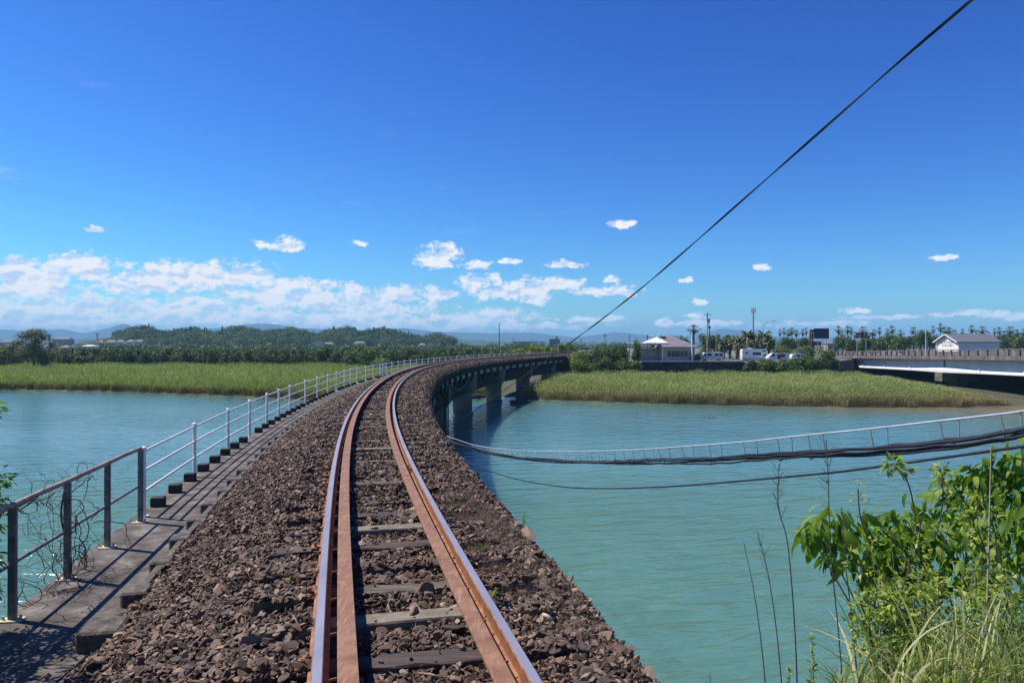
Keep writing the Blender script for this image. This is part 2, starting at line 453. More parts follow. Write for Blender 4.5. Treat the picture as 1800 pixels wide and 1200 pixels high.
M['hillleaf'] = leafmat('hill_forest_green', [(0.2, (0.02, 0.045, 0.016)), (0.45, (0.055, 0.10, 0.028)), (0.65, (0.12, 0.165, 0.045)), (0.85, (0.17, 0.21, 0.065))], 0.035, 0.3, 0.15, 0.7)
M['conifer'] = leafmat('conifer_green', [(0.2, (0.008, 0.02, 0.011)), (0.8, (0.03, 0.055, 0.024))], 0.05, 0.5, 0.05, 0.7)
M['mid'] = leafmat('mid_tree_green', [(0.2, (0.025, 0.05, 0.014)), (0.5, (0.07, 0.115, 0.026)), (0.8, (0.15, 0.195, 0.045))], 0.5, 0.5, 0.2, 0.55)
M['bright'] = leafmat('bright_shrub_green', [(0.2, (0.05, 0.085, 0.018)), (0.5, (0.125, 0.18, 0.036)), (0.8, (0.24, 0.275, 0.065))], 0.4, 0.5, 0.3, 0.55)
M['yellow'] = leafmat('yellow_green_shrub', [(0.2, (0.14, 0.15, 0.02)), (0.6, (0.30, 0.29, 0.05)), (0.9, (0.42, 0.38, 0.09))], 0.4, 0.5, 0.3, 0.55)
M['olive'] = leafmat('olive_tree', [(0.2, (0.05, 0.06, 0.02)), (0.5, (0.12, 0.13, 0.045)), (0.8, (0.22, 0.21, 0.09))], 0.3, 0.5, 0.2, 0.6)
M['palm'] = leafmat('palm_frond', [(0.2, (0.04, 0.05, 0.022)), (0.5, (0.10, 0.11, 0.045)), (0.85, (0.26, 0.24, 0.13))], 0.4, 0.6, 0.2, 0.5)
M['fanpalm'] = leafmat('fan_palm_frond', [(0.2, (0.04, 0.06, 0.025)), (0.6, (0.11, 0.135, 0.05)), (0.9, (0.26, 0.24, 0.13))], 0.4, 0.6, 0.2, 0.5)
M['bigleaf'] = leafmat('broad_leaf', [(0.12, (0.045, 0.11, 0.012)), (0.4, (0.09, 0.175, 0.02)), (0.65, (0.17, 0.26, 0.03)), (0.85, (0.30, 0.35, 0.06)), (0.97, (0.36, 0.27, 0.09))], 2.0, 0.65, 0.46, 0.5, spec=.2)
M['smallleaf'] = leafmat('small_vine_leaf', [(0.15, (0.09, 0.15, 0.022)), (0.45, (0.22, 0.30, 0.045)), (0.75, (0.38, 0.42, 0.08)), (1, (0.55, 0.46, 0.14))], 3.0, 0.7, 0.4, 0.45)
M['blade'] = leafmat('grass_blade', [(0.1, (0.09, 0.13, 0.03)), (0.4, (0.24, 0.30, 0.08)), (0.6, (0.40, 0.40, 0.17)), (0.85, (0.62, 0.54, 0.34))], 1.5, 0.85, 0.4, 0.5)
M['drygrass'] = leafmat('dry_grass', [(0.2, (0.10, 0.07, 0.05)), (0.6, (0.20, 0.15, 0.11)), (0.9, (0.36, 0.29, 0.20))], 3, 0.8, 0.3, 0.8, tcol=(1.2, 1.0, .8))
M['weed'] = leafmat('green_weed', [(0.2, (0.04, 0.075, 0.02)), (0.8, (0.14, 0.18, 0.05))], 3, 0.8, 0.3, 0.6)

def mk_water():
    m = bpy.data.materials.new('water'); m.use_nodes = True
    N = NT(m.node_tree); N.n.clear()
    out = N.new('ShaderNodeOutputMaterial'); b = N.new('ShaderNodeBsdfPrincipled')
    geo = N.new('ShaderNodeNewGeometry'); pos = geo.outputs['Position']
    f = N.noise(pos, 0.03, 3, 0.5)
    col = N.mix(N.smooth(f, 0.35, 0.65), (0.080, 0.186, 0.158), (0.096, 0.214, 0.170))
    # shallow brown water by the right bank
    q = N.vm('MULTIPLY', N.vm('SUBTRACT', pos, (62, 90, 0)), (0.028, 0.075, 0))
    col = N.mix(N.smooth(N.vm('LENGTH', q), 1.25, 0.25), col, (0.24, 0.20, 0.12))
    N.put(b.inputs['Base Color'], col)
    b.inputs['Roughness'].default_value = 0.06
    b.subsurface_method = 'BURLEY'
    b.inputs['Subsurface Weight'].default_value = 1.0
    b.inputs['Subsurface Radius'].default_value = (1.0, 1.6, 1.4)
    b.inputs['Subsurface Scale'].default_value = 1.0
    b.inputs['IOR'].default_value = 1.42
    rot = N.new('ShaderNodeVectorRotate', rotation_type='Z_AXIS')
    N.put(rot.inputs['Vector'], pos); rot.inputs['Angle'].default_value = R(-14)
    v = rot.outputs[0]
    a1 = N.noise(N.vm('MULTIPLY', v, (0.30, 1.0, 1)), 1.35, 2, 0.5, dist=0.5)
    a2 = N.noise(N.vm('MULTIPLY', v, (0.5, 1.0, 1)), 4.2, 3, 0.55, dist=0.6)
    a3 = N.noise(N.vm('MULTIPLY', v, (0.35, 1.0, 1)), 0.42, 2, 0.5)
    h = N.math('ADD', N.math('MULTIPLY', a1, 0.72), N.math('ADD', N.math('MULTIPLY', a2, 0.16), N.math('MULTIPLY', a3, 0.36)))
    gust = N.smooth(N.noise(N.vm('MULTIPLY', v, (0.4, 1, 1)), 0.045, 3, 0.55), 0.32, 0.68, 0.55, 1.0)
    # the open reach beyond the bridge is calmer than the water near the bank
    spz = N.new('ShaderNodeSeparateXYZ'); N.put(spz.inputs[0], pos)
    gust = N.math('MULTIPLY', gust, N.smooth(spz.outputs[1], 12, 55, 1.0, 0.2))
    bn = N.new('ShaderNodeBump'); bn.inputs['Distance'].default_value = 1.0
    N.put(bn.inputs['Strength'], gust); N.put(bn.inputs['Height'], h)
    N.l.new(bn.outputs[0], b.inputs['Normal'])
    N.l.new(b.outputs[0], out.inputs[0])
    return m
M['water'] = mk_water()

# ------------------------------------------------------------------ track centreline (curving right)
KN = [0, 12, 30, 60, 95, 120, 150]
KV = [0.0018, 0.0052, 0.0037, 0.0053, 0.0048, 0.0016, -0.002]
DS = 0.1
SA = np.arange(0, 215, DS)
ka = np.interp(SA, KN, KV)
ka[SA > 150] = np.maximum(-0.002, -0.002 + (SA[SA > 150] - 150) * 0.0001)
HA = -0.2382 + np.concatenate([[0], np.cumsum(ka[:-1]) * DS])
XA = 0.0093 + np.concatenate([[0], np.cumsum(np.sin(HA[:-1])) * DS])
YA = 2.0 + np.concatenate([[0], np.cumsum(np.cos(HA[:-1])) * DS])
def trk(s):
    s = np.asarray(s, dtype=float)
    h = np.interp(s, SA, HA); x = np.interp(s, SA, XA); y = np.interp(s, SA, YA)
    neg = np.minimum(s, 0.0)
    return x + neg * math.sin(-0.2382), y + neg * math.cos(-0.2382), h
def tp(s, off, zrel):
    x, y, h = trk(s)
    return np.stack(np.broadcast_arrays(x + off * np.cos(h), y - off * np.sin(h), CZ + zrel), -1)
RT = -1.78      # rail top relative to the camera
S_END = 152.0   # far abutment

def sweep(profile, svals, closed=True):
    """profile [(off,zrel)] swept along the track -> V, quads, caps"""
    n = len(profile); m = len(svals)
    V = np.concatenate([tp(s, np.array([p[0] for p in profile]), np.array([p[1] for p in profile])) for s in svals])
    Fs = []
    kk = n if closed else n - 1
    i = np.arange(m - 1)[:, None]; k = np.arange(kk)[None, :]
    j = (k + 1) % n
    q = np.stack(np.broadcast_arrays(i * n + k, (i + 1) * n + k, (i + 1) * n + j, i * n + j), -1).reshape(-1, 4)
    return V, q
def add_sweep(mb, profile, svals, closed=True, slots=None):
    V, q = sweep(profile, svals, closed)
    n = len(profile)
    Fs = [tuple(r) for r in q.tolist()]
    if closed:
        Fs.append(tuple(range(n))); Fs.append(tuple(range(len(V) - 1, len(V) - 1 - n, -1)))
    b = len(mb.m)
    mb.add(V.tolist(), Fs)
    if slots is not None:
        kk = n if closed else n - 1
        for t in range(len(q)):
            mb.m[b + t] = slots[t % kk]
def srange(a, b, near=0.5, far=2.0):
    o = [a]
    while o[-1] < b:
        o.append(min(b, o[-1] + (near if o[-1] < 30 else far)))
    return np.array(o)

# ------------------------------------------------------------------ setting: water and ground
def structure(o): return tag(o, kind='structure')
mb = MB(); mb.poly([(-2500, -300, 0), (2500, -300, 0), (2500, 1200, 0), (-2500, 1200, 0)])
structure(mb.build('water', M['water']))

shore = [(-2500, 160), (-600, 150), (-200, 138), (-85, 123), (-64, 119), (-50, 112), (-38.8, 107.5), (-29.5, 102), (-20, 101), (-12, 104), (-6, 107), (0, 106),
         (3.9, 102), (9, 99), (14.8, 96.2), (21, 94.2), (28.4, 92.6), (35, 90.8), (41, 89.6), (47.5, 89.2), (53.5, 89.4), (57.5, 90.6), (60.5, 92), (66, 93), (80, 95), (100, 98), (140, 110), (300, 200), (2500, 600)]
def shore_y(X):
    return np.interp(X, [p[0] for p in shore], [p[1] for p in shore])
xs = np.unique(np.concatenate([np.array([p[0] for p in shore]), np.arange(-150, 80, 2.5), np.linspace(-2500, 2500, 41)]))
rows = [(-3, -0.9), (-0.8, -0.15), (0.8, 0.12), (4, 0.3), (15, 0.5), (45, 0.6), (80, 0.8), (200, 1.0), (600, 1.5), (2000, 2), (5000, 3), (9000, 3)]
V = []
for d, z in rows:
    wob = 0.7 * np.sin(xs * 0.9) + 0.5 * np.sin(xs * 2.3 + 1)
    V.append(np.stack([xs, shore_y(xs) + d + (wob if d < 20 else 0) * (np.abs(xs) < 150), np.full_like(xs, z)], -1))
V = np.concatenate(V); n = len(xs)
i = np.arange(len(rows) - 1)[:, None]; k = np.arange(n - 1)[None, :]
Fq = np.stack([i * n + k, i * n + k + 1, (i + 1) * n + k + 1, (i + 1) * n + k], -1).reshape(-1, 4)
M['marsh'] = pmat('marsh_ground', [(0.3, (0.045, 0.045, 0.022)), (0.7, (0.085, 0.08, 0.04))], 0.4, 0.95)
structure(mesh_np('ground', V, Fq, M['marsh']))

# raised land on the right (car park level)
TZ = 4.15
M['terrace'] = pmat('car_park_ground', [(0.3, (0.08, 0.085, 0.06)), (0.7, (0.20, 0.19, 0.16))], 0.15, 0.95)
mb = MB(); mb.poly([(13, 141.3, 0.2), (61, 141.3, 0.2), (80, 172, 0.2), (86, 200, 0.2), (700, 240, 0.2), (700, 520, 0.2), (10, 520, 0.2), (10, 170, 0.2)], TZ - 0.2)
structure(mb.build('terrace_ground', M['terrace']))
# near banks either side of the railway behind / beside the camera
mb = MB()
ys = [-30, -4, 1, 3.2, 4.6, 6.0, 8.5, 12]
prof = {}
NX = [1.75, 2.6, 3.6, 5.0, 7.0, 9.5, 14]
def bank_right(x, y):
    base = 3.75 - max(0, y - 3.9) * 0.62 - max(0, x - 3.0) * 0.10
    return max(-0.8, base + 0.08 * math.sin(x * 3 + y * 2))
grid = [[(1.2 if j == 0 else 1.2 + (14 - 1.2) * j / 18.0, yy) for j in range(19)] for yy in np.linspace(-30, 13, 45)]
V = []; Fs = []
for r_, row in enumerate(grid):
    for (x, yy) in row:
        V.append((x, yy, bank_right(x, yy)))
for r_ in range(len(grid) - 1):
    for j in range(18):
        a = r_ * 19 + j; Fs.append((a, a + 1, a + 20, a + 19))
mb.add(V, Fs)
V = []; Fs = []
gy = np.linspace(-30, 13, 45)
for yy in gy:
    for j in range(15):
        x = 1.4 - (16 - 0) * j / 14.0
        z = min(4.9, CZ - 3.05) - max(0, -x - 4.6 - 0.0 * yy) * 0.55 - max(0, yy - 5.2) * 1.1
        V.append((x, yy, max(-0.8, z)))
for r_ in range(44):
    for j in range(14):
        a = r_ * 15 + j; Fs.append((a + 1, a, a + 15, a + 16))
mb.add(V, Fs)
structure(mb.build('river_bank', M['earth'], smooth=True))

# ------------------------------------------------------------------ ballast
def wobble(s, off):
    return 0.018 * np.sin(s * 2.1 + off * 3) + 0.014 * np.sin(s * 5.3 - off * 4.1) + 0.01 * np.sin(s * 9.7 + off * 7)
PO = [-3.2, -2.56, -2.36, -2.05, -1.55, -1.12, -0.9, -0.6, 0.0, 0.6, 0.95, 1.35, 1.62, 1.80, 1.93]
PZ = [-2.78, -2.66, -2.54, -2.38, -2.17, -2.02, -1.97, -1.97, -1.965, -1.97, -1.98, -2.04, -2.15, -2.36, -2.62]
def shoulder(s, off):
    k = np.interp(s, [-6, 1.5, 4.5, 9], [.87, .89, .95, 1.0])
    return np.where(off > .9, .9 + (off - .9) * (1 - (1 - k) * 1.9), off)
def bal_z(off, s=0):
    return np.interp(off, PO, PZ)
sv = np.concatenate([np.arange(-6, 30, 0.35), np.arange(30, 212, 1.0)])
po = np.array([-2.58, -2.42, -2.2, -1.9, -1.55, -1.3, -1.12, -0.9, -0.6, -0.3, 0.0, 0.3, 0.6, 0.95, 1.2, 1.4, 1.62, 1.74, 1.84])
V = []
for s in sv:
    V.append(tp(s, shoulder(s, po) + (0.03 * math.sin(s * 3.1)) * (po > 1.5), bal_z(po) - 0.02 + wobble(s, po)))
V = np.concatenate(V); n = len(po)
i = np.arange(len(sv) - 1)[:, None]; k = np.arange(n - 1)[None, :]
Fq = np.stack([i * n + k, i * n + k + 1, (i + 1) * n + k + 1, (i + 1) * n + k], -1).reshape(-1, 4)
structure(mesh_np('ballast_bed', V, Fq, M['bed'], smooth=True))

def ico(sub):
    t = (1 + 5 ** .5) / 2
    V = [(-1, t, 0), (1, t, 0), (-1, -t, 0), (1, -t, 0), (0, -1, t), (0, 1, t), (0, -1, -t), (0, 1, -t), (t, 0, -1), (t, 0, 1), (-t, 0, -1), (-t, 0, 1)]
    Fs = [(0, 11, 5), (0, 5, 1), (0, 1, 7), (0, 7, 10), (0, 10, 11), (1, 5, 9), (5, 11, 4), (11, 10, 2), (10, 7, 6), (7, 1, 8), (3, 9, 4), (3, 4, 2), (3, 2, 6), (3, 6, 8), (3, 8, 9), (4, 9, 5), (2, 4, 11), (6, 2, 10), (8, 6, 7), (9, 8, 1)]
    V = [np.array(v) / np.linalg.norm(v) for v in V]
    for _ in range(sub):
        cache = {}; G = []
        def mid(a, b):
            k = (min(a, b), max(a, b))
            if k not in cache:
                q = V[a] + V[b]; V.append(q / np.linalg.norm(q)); cache[k] = len(V) - 1
            return cache[k]
        for a, b, c in Fs:
            ab, bc, ca = mid(a, b), mid(b, c), mid(c, a)
            G += [(a, ab, ca), (b, bc, ab), (c, ca, bc), (ab, bc, ca)]
        Fs = G
    return np.array(V), np.array(Fs)

def rock_shapes(sub, k):
    V0, F0 = ico(sub)
    out = []
    for _ in range(k):
        V = V0.copy()
        # cut by random planes -> facets, worn edges
        for __ in range(9):
            nrm = rng.normal(size=3); nrm /= np.linalg.norm(nrm)
            dd = rng.uniform(0.32, 0.8)
            pr = V @ nrm
            ex = np.maximum(pr - dd, 0)
            V = V - ex[:, None] * nrm[None, :] * 0.97
        out.append(V)
    return out, F0

def rand_rots(n, flat=0.6):
    """random rotations, biased so that the flat axis stays near up"""
    a = rng.uniform(0, 2 * np.pi, n)
    tx = rng.normal(0, flat, n); ty = rng.normal(0, flat, n)
    ca, sa = np.cos(a), np.sin(a)
    Z = np.zeros(n); O = np.ones(n)
    Rz = np.stack([ca, -sa, Z, sa, ca, Z, Z, Z, O], -1).reshape(n, 3, 3)
    cx, sx = np.cos(tx), np.sin(tx)
    Rx = np.stack([O, Z, Z, Z, cx, -sx, Z, sx, cx], -1).reshape(n, 3, 3)
    cy, sy = np.cos(ty), np.sin(ty)
    Ry = np.stack([cy, Z, sy, Z, O, Z, -sy, Z, cy], -1).reshape(n, 3, 3)
    return Rx @ Ry @ Rz

def instance(shapes, F0, idx, rots, scl, loc):
    Vs = []; Fs = []; base = 0
    for t in range(len(shapes)):
        m = idx == t
        c = int(m.sum())
        if not c: continue
        v = shapes[t][None] * scl[m][:, None, :]
        v = np.einsum('nij,nkj->nki', rots[m], v) + loc[m][:, None, :]
        nv = shapes[t].shape[0]
        Vs.append(v.reshape(-1, 3))
        Fs.append((F0[None] + (np.arange(c) * nv)[:, None, None] + base).reshape(-1, F0.shape[1]))
        base += c * nv
    return np.concatenate(Vs), np.concatenate(Fs)

# sleepers first (the stones leave them partly bare)
SP = 0.655
sleep_s = []
s_ = 0.70
while s_ < 150:
    sleep_s.append(s_ + random.uniform(-0.03, 0.03)); s_ += SP
KIND = {}
# s measured from y = 2 m; types as the photograph shows for the nearest ones
near_types = ['wood', 'wood', 'wood', 'wood', 'consleeper', 'greywood', 'wood', 'wood', 'consleeper', 'wood', 'wood', 'wood', 'greywood', 'wood', 'wood', 'greywood', 'wood', 'consleeper', 'wood', 'greywood', 'wood']
def sk(i):
    if i < len(near_types): return near_types[i]
    return random.choice(['wood', 'wood', 'wood', 'wood', 'greywood', 'wood', 'greywood', 'consleeper'])
kinds = [sk(i) for i in range(len(sleep_s))]

def scatter(s0, s1, dens, size, sub, nshape, flat=0.5, lift=0.0, mat='stone'):
    n = int((s1 - s0) * 4.65 * dens)
    s = rng.uniform(s0, s1, n); off = rng.uniform(-2.62, 1.9, n)
    keep = (off > -2.44 + .05 * np.sin(s * 4)) | (s < 3.6)
    a = np.abs(off)
    keep &= ~((a > 0.455) & (a < 0.62) & (rng.random(n) < 0.97))      # rail feet
    keep &= ~((a > 0.34) & (a <= 0.455) & (rng.random(n) < 0.6))       # under the guard angle
    ss = np.array(sleep_s)
    j = np.clip(np.searchsorted(ss, s), 1, len(ss) - 1)
    dd = np.minimum(np.abs(s - ss[j]), np.abs(s - ss[j - 1]))
    jn = np.where(np.abs(s - ss[j]) < np.abs(s - ss[j - 1]), j, j - 1)
    hb = (np.sin(jn * 12.9898) * 43758.5453) % 1.0                      # how buried each sleeper is
    inn = (a < 0.46)
    onsl = (dd < 0.125) & (a < 1.06)
    pk = np.where(inn, 0.965 - 0.42 * (hb > 0.62), 0.12 + 0.78 * (hb < 0.27))
    pk = np.where((off > 0.6), 0.08 + 0.6 * (hb < 0.14), pk)
    keep &= ~(onsl & (rng.random(n) < pk))
    s = s[keep]; off = off[keep]; n = len(s); onsl = onsl[keep]
    sz = size * np.exp(rng.normal(0, 0.32, n))
    scl = np.stack([sz * rng.uniform(0.85, 1.6, n), sz * rng.uniform(0.6, 1.1, n), sz * rng.uniform(0.26, 0.6, n)], -1)
    z = bal_z(off) + wobble(s, off) + rng.uniform(-0.012, 0.022, n) + lift
    z = np.where(onsl, np.maximum(z, -1.925 + rng.uniform(-.004, .012, n)), z)
    loc = tp(s, shoulder(s, off), z)
    return instance(*rock_args(sub, nshape), rng.integers(0, nshape, n), rand_rots(n, flat), scl, loc)
_rc = {}
def rock_args(sub, k):
    if (sub, k) not in _rc: _rc[(sub, k)] = rock_shapes(sub, k)
    return _rc[(sub, k)]
parts = [scatter(-0.5, 7.0, 760, 0.029, 2, 30), scatter(-0.5, 7.0, 600, 0.016, 1, 16, .9), scatter(7.0, 15, 760, 0.028, 1, 24, .7), scatter(15, 30, 440, 0.031, 1, 16), scatter(30, 58, 170, 0.044, 1, 8), scatter(58, 110, 60, 0.06, 0, 6)]
Vs = []; Fs = []; b = 0
for v, f in parts:
    Vs.append(v); Fs.append(f + b); b += len(v)
tag(mesh_np('ballast', np.concatenate(Vs), np.concatenate(Fs), M['stone']), kind='stuff')

# ------------------------------------------------------------------ railway track
track = thing('railway_track', 'single rusty railway track with guard angles curving right over the bridge', 'railway track', (0, 0, 0))
def rail(c, inner):
    mb = MB()
    z = RT
    pr = [(-0.061, z - .153), (-0.061, z - .143), (-0.012, z - .125), (-0.009, z - .045), (-0.032, z - .036), (-0.0325, z - .008), (-0.026, z), (0.026, z), (0.0325, z - .008), (0.032, z - .036), (0.009, z - .045), (0.012, z - .125), (0.061, z - .143), (0.061, z - .153)]
    sl = [0] * 14; sl[6] = 1
    add_sweep(mb, [(c + a, b) for a, b in pr], srange(-6, 205, 0.35, 1.0), True, sl)
    o = mb.build('rail', [M['rust'], M['steel']], track)
    return o
rails = [rail(-0.566, 1), rail(0.566, -1)]
for sg in (-1, 1):
    mb = MB()
    z = RT
    a, bb = 0.566 - 0.0325 - 0.075, 0.566 - 0.0325 - 0.075 - 0.112
    # angle section: upright leg beside the rail and flat flange towards the track middle
    pr = [(a, z - .150), (a, z - .002), (a - .004, z + .002), (bb, z + .002), (bb, z - .012), (a - .014, z - .012), (a - .014, z - .150)]
    pr = [(sg * p, q) for p, q in pr]
    if sg > 0: pr = pr[::-1]
    add_sweep(mb, pr, srange(-6, 205, 0.35, 1.0), True)
    # short tabs that tie the angle to the rail
    for q in np.arange(0.9, 24, 0.65):
        c = tp(q, sg * (a + 0.022), z - 0.045)
        mb.box(c, (0.040, 0.008, 0.014), -float(trk(q)[2]) + 0.35)
    mb.build('guard_rail', M['guardrust'], track)
mb = MB()   # joint plate of the right rail
c0 = tp(9.3, 0.566 - 0.018, RT - 0.085)
mb.box(c0, (0.02, 0.46, 0.075), -float(trk(9.3)[2]), bev=.004)
for dq in (-.17, -.06, .06, .17):
    mb.tube([tp(9.3 + dq, 0.566 - 0.028, RT - .085), tp(9.3 + dq, .566 - .055, RT - .085)], .013, 6)
mb.build('joint_plate', M['rust'], track)

def sleeper_mb(mb, s, kind, seed):
    x, y, h = [float(q) for q in trk(s)]
    rz = -h + random.uniform(-0.02, 0.02)
    L = random.uniform(2.02, 2.16); Wd = 0.2 if kind != 'consleeper' else 0.19
    off = random.uniform(-0.04, 0.04)
    ztop = CZ - 1.932 + (0.012 if kind == 'consleeper' else random.uniform(-0.015, 0.006))
    n = 14 if s < 14 else 4
    V = []; Fs = []
    rr = random.Random(seed)
    jit = 0.006 if kind != 'consleeper' else 0.0015
    pts = [(-.5, -.14), (-.5, -.012), (-.46, 0), (-.2, 0), (.15, 0), (.46, 0), (.5, -.012), (.5, -.14)]
    for i in range(n + 1):
        u = -L / 2 + L * i / n
        for (a, b) in pts:
            V.append((u + (rr.uniform(-.02, .02) if i in (0, n) else 0), a * Wd + rr.uniform(-jit, jit), b + rr.uniform(-jit, jit)))
    k = len(pts)
    for i in range(n):
        for j in range(k):
            jj = (j + 1) % k
            Fs.append((i * k + jj, i * k + j, (i + 1) * k + j, (i + 1) * k + jj))
    Fs.append(tuple(range(k))); Fs.append(tuple(n * k + j for j in range(k - 1, -1, -1)))
    c, s2 = math.cos(rz), math.sin(rz)
    mb.add([(x + (u + off) * c - v * s2, y + (u + off) * s2 + v * c, ztop + w) for u, v, w in V], Fs)
for i in range(98):
    mb = MB()
    sleeper_mb(mb, sleep_s[i], kinds[i], i)
    so = mb.build('sleeper', M[kinds[i]], track)
    if i < 16:
        # fastenings beside each rail
        s = sleep_s[i]; h = float(trk(s)[2])
        for o_ in (-0.665, 0.665):
            f = MB()
            f.box(tp(s, o_ * 0.985, -1.918), (0.10, 0.13, 0.016), -h, bev=.004)
            f.tube([tp(s - .03, o_, -1.92), tp(s - .03, o_, -1.862)], [.014, .012], 6)
            f.tube([tp(s - .03, o_, -1.885), tp(s - .03, o_, -1.868)], .022, 6)
            if kinds[i] == 'consleeper':
                pts = [tp(s + .045 + .036 * math.cos(t), o_ * 1.06 + .036 * math.sin(t), -1.90 + .007 * t) for t in np.linspace(0, 4 * math.pi, 22)]
                f.tube(pts, .009, 6)
            f.build('fastening', M['rust'] if kinds[i] != 'consleeper' else M['wood'], so)
mb = MB()
for i in range(98, len(sleep_s)):
    sleeper_mb(mb, sleep_s[i], kinds[i], i)
o = mb.build('sleepers', M['wood'], track); o['kind'] = 'stuff'

# ------------------------------------------------------------------ railway bridge
bridge = thing('railway_bridge', 'curved concrete railway bridge on piers across the river with ballasted deck', 'railway bridge', (0, 0, 0))
sB = srange(2.5, S_END, 1.0, 2.0)
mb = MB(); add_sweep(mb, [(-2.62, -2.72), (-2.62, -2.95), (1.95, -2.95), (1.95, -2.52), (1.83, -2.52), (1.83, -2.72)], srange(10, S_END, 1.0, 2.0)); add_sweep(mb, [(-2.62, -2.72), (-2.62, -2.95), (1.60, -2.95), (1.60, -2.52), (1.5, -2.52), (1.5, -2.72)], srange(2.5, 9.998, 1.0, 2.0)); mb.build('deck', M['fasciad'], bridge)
mb = MB(); add_sweep(mb, [(-3.58, -2.65), (-3.62, -2.67), (-3.62, -2.83), (-2.45, -2.83), (-2.45, -2.65)], srange(1.0, S_END, 0.6, 2.0)); mb.build('walkway', M['walk'], bridge)
mb = MB(); add_sweep(mb, [(-2.50, -2.648), (-2.50, -2.535), (-2.42, -2.53), (-2.42, -2.75)], srange(6.2, S_END, 0.6, 2.0)); mb.build('kerb', M['blockc'], bridge)
# girders: pale web panels between dark ribs below the deck edge, deep dark beams inboard
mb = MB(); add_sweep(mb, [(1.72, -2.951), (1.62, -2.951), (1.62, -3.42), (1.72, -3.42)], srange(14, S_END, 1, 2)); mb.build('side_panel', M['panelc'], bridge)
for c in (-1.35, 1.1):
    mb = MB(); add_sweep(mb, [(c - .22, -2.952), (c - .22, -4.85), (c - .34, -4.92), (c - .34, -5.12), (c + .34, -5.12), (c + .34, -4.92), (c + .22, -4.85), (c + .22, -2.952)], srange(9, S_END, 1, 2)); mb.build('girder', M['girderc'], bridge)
for s in np.arange(15, S_END - 1, 4.1):
    mb = MB()
    h = float(trk(s)[2])
    mb.box(tp(s, 1.70, -3.30), (0.46, 0.75, 0.70), -h)
    mb.box(tp(s, 1.62, -3.85), (0.20, 0.3, 0.5), -h)
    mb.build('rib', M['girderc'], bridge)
def pier(s, half=1.02):
    x, y, h = [float(q) for q in trk(s)]
    pr = MB()
    # column: rounded oblong from the river bed up
    def ring(z, hx, hy, n=20):
        o = []
        for k in range(n):
            a = 2 * math.pi * k / n
            ca, sa = math.cos(a), math.sin(a)
            e = 0.62
            o.append((math.copysign(abs(ca) ** e, ca) * hx, math.copysign(abs(sa) ** e, sa) * hy, z))
        return o
    lv = [(-1.5, half + .14, 0.95), (0.25, half + .12, .92), (0.27, half, .85), (1.55, half, .85), (2.25, half + .02, .85), (2.75, half + .42, 1.15), (4.10, half + .50, 1.25), (4.12, half + .58, 1.35), (4.40, half + .58, 1.35)]
    x += .38 * math.cos(h); y -= .38 * math.sin(h)
    V = []; Fs = []
    for z, hx, hy in lv:
        for (a, b, zz) in ring(z, hx, hy):
            c_, s_ = math.cos(-h), math.sin(-h)
            V.append((x + a * c_ - b * s_, y + a * s_ + b * c_, zz))
    n = 20
    for i in range(len(lv) - 1):
        for k in range(n):
            j = (k + 1) % n
            Fs.append((i * n + k, i * n + j, (i + 1) * n + j, (i + 1) * n + k))
    Fs.append(tuple((len(lv) - 1) * n + k for k in range(n)))
    pr.add(V, Fs)
    return pr.build('pier', M['pierc'], bridge, smooth=True)
for s in (24.5, 42.5, 60.5, 78.6, 96.9, 114.4, 131.0):
    pier(s)
mb = MB()
xa, ya, ha = [float(q) for q in trk(S_END)]
mb.box((xa, ya + 1.2, 2.4), (5.4, 3.2, 5.0), -ha)
mb.build('abutment', M['pierc'], bridge)
# pipes and looping cables on the nearest visible pier
for k in range(3):
    mb = MB()
    a = tp(59.2 - k * .5, 1.75 - .1 * k, -3.2); b = a.copy(); b[2] = 0.2
    mb.tube([a, b], .06, 8); mb.build('pipe', M['girderc'], bridge)
for k in range(3):
    mb = MB()
    pts = []
    for t in np.linspace(0, 1, 12):
        q = tp(59 + 15 * t, 2.0, -3.3 - (1.5 + .35 * k) * 4 * t * (1 - t) * (1 if k else .6) - .2 * k)
        pts.append(q)
    mb.tube(pts, .03, 6); mb.build('hanging_cable', M['cable'], bridge, smooth=True)
WP = [10.3, 13.7, 17.0, 19.8, 22.5, 24.7, 27.0, 30.7, 34.0, 37.2, 40.1, 42.9, 45.1, 47.7, 51.1, 54.2, 57.1, 59.8, 62.3]
while WP[-1] < S_END - 3: WP.append(WP[-1] + 2.75)
# walkway stubs: small cubes on the outer edge, low blocks along the inner kerb
nst = 0
for s in np.arange(11.05, 62, 1.11):
    if min(abs(s - w_) for w_ in WP) < .2: continue
    mb = MB(); h = float(trk(s)[2])
    mb.box(tp(s, -3.42, -2.573), (0.20, 0.20, 0.150), -h + random.uniform(-.05, .05), bev=.012)
    mb.build('edge_stub', M['stub'], bridge); nst += 1
for s in np.arange(5.25, 40, 1.05):
    mb = MB(); h = float(trk(s)[2])
    L = (.32 if s > 6.0 else .42) * random.uniform(.9, 1.15)
    mb.box(tp(s, -2.49 - random.uniform(-.02, .02), -2.61), (L * .72, L * .85, 0.21 if s > 6.0 else .26), -h + random.uniform(-.06, .06), bev=.02)
    mb.build('kerb_block', M['blockc'], bridge)

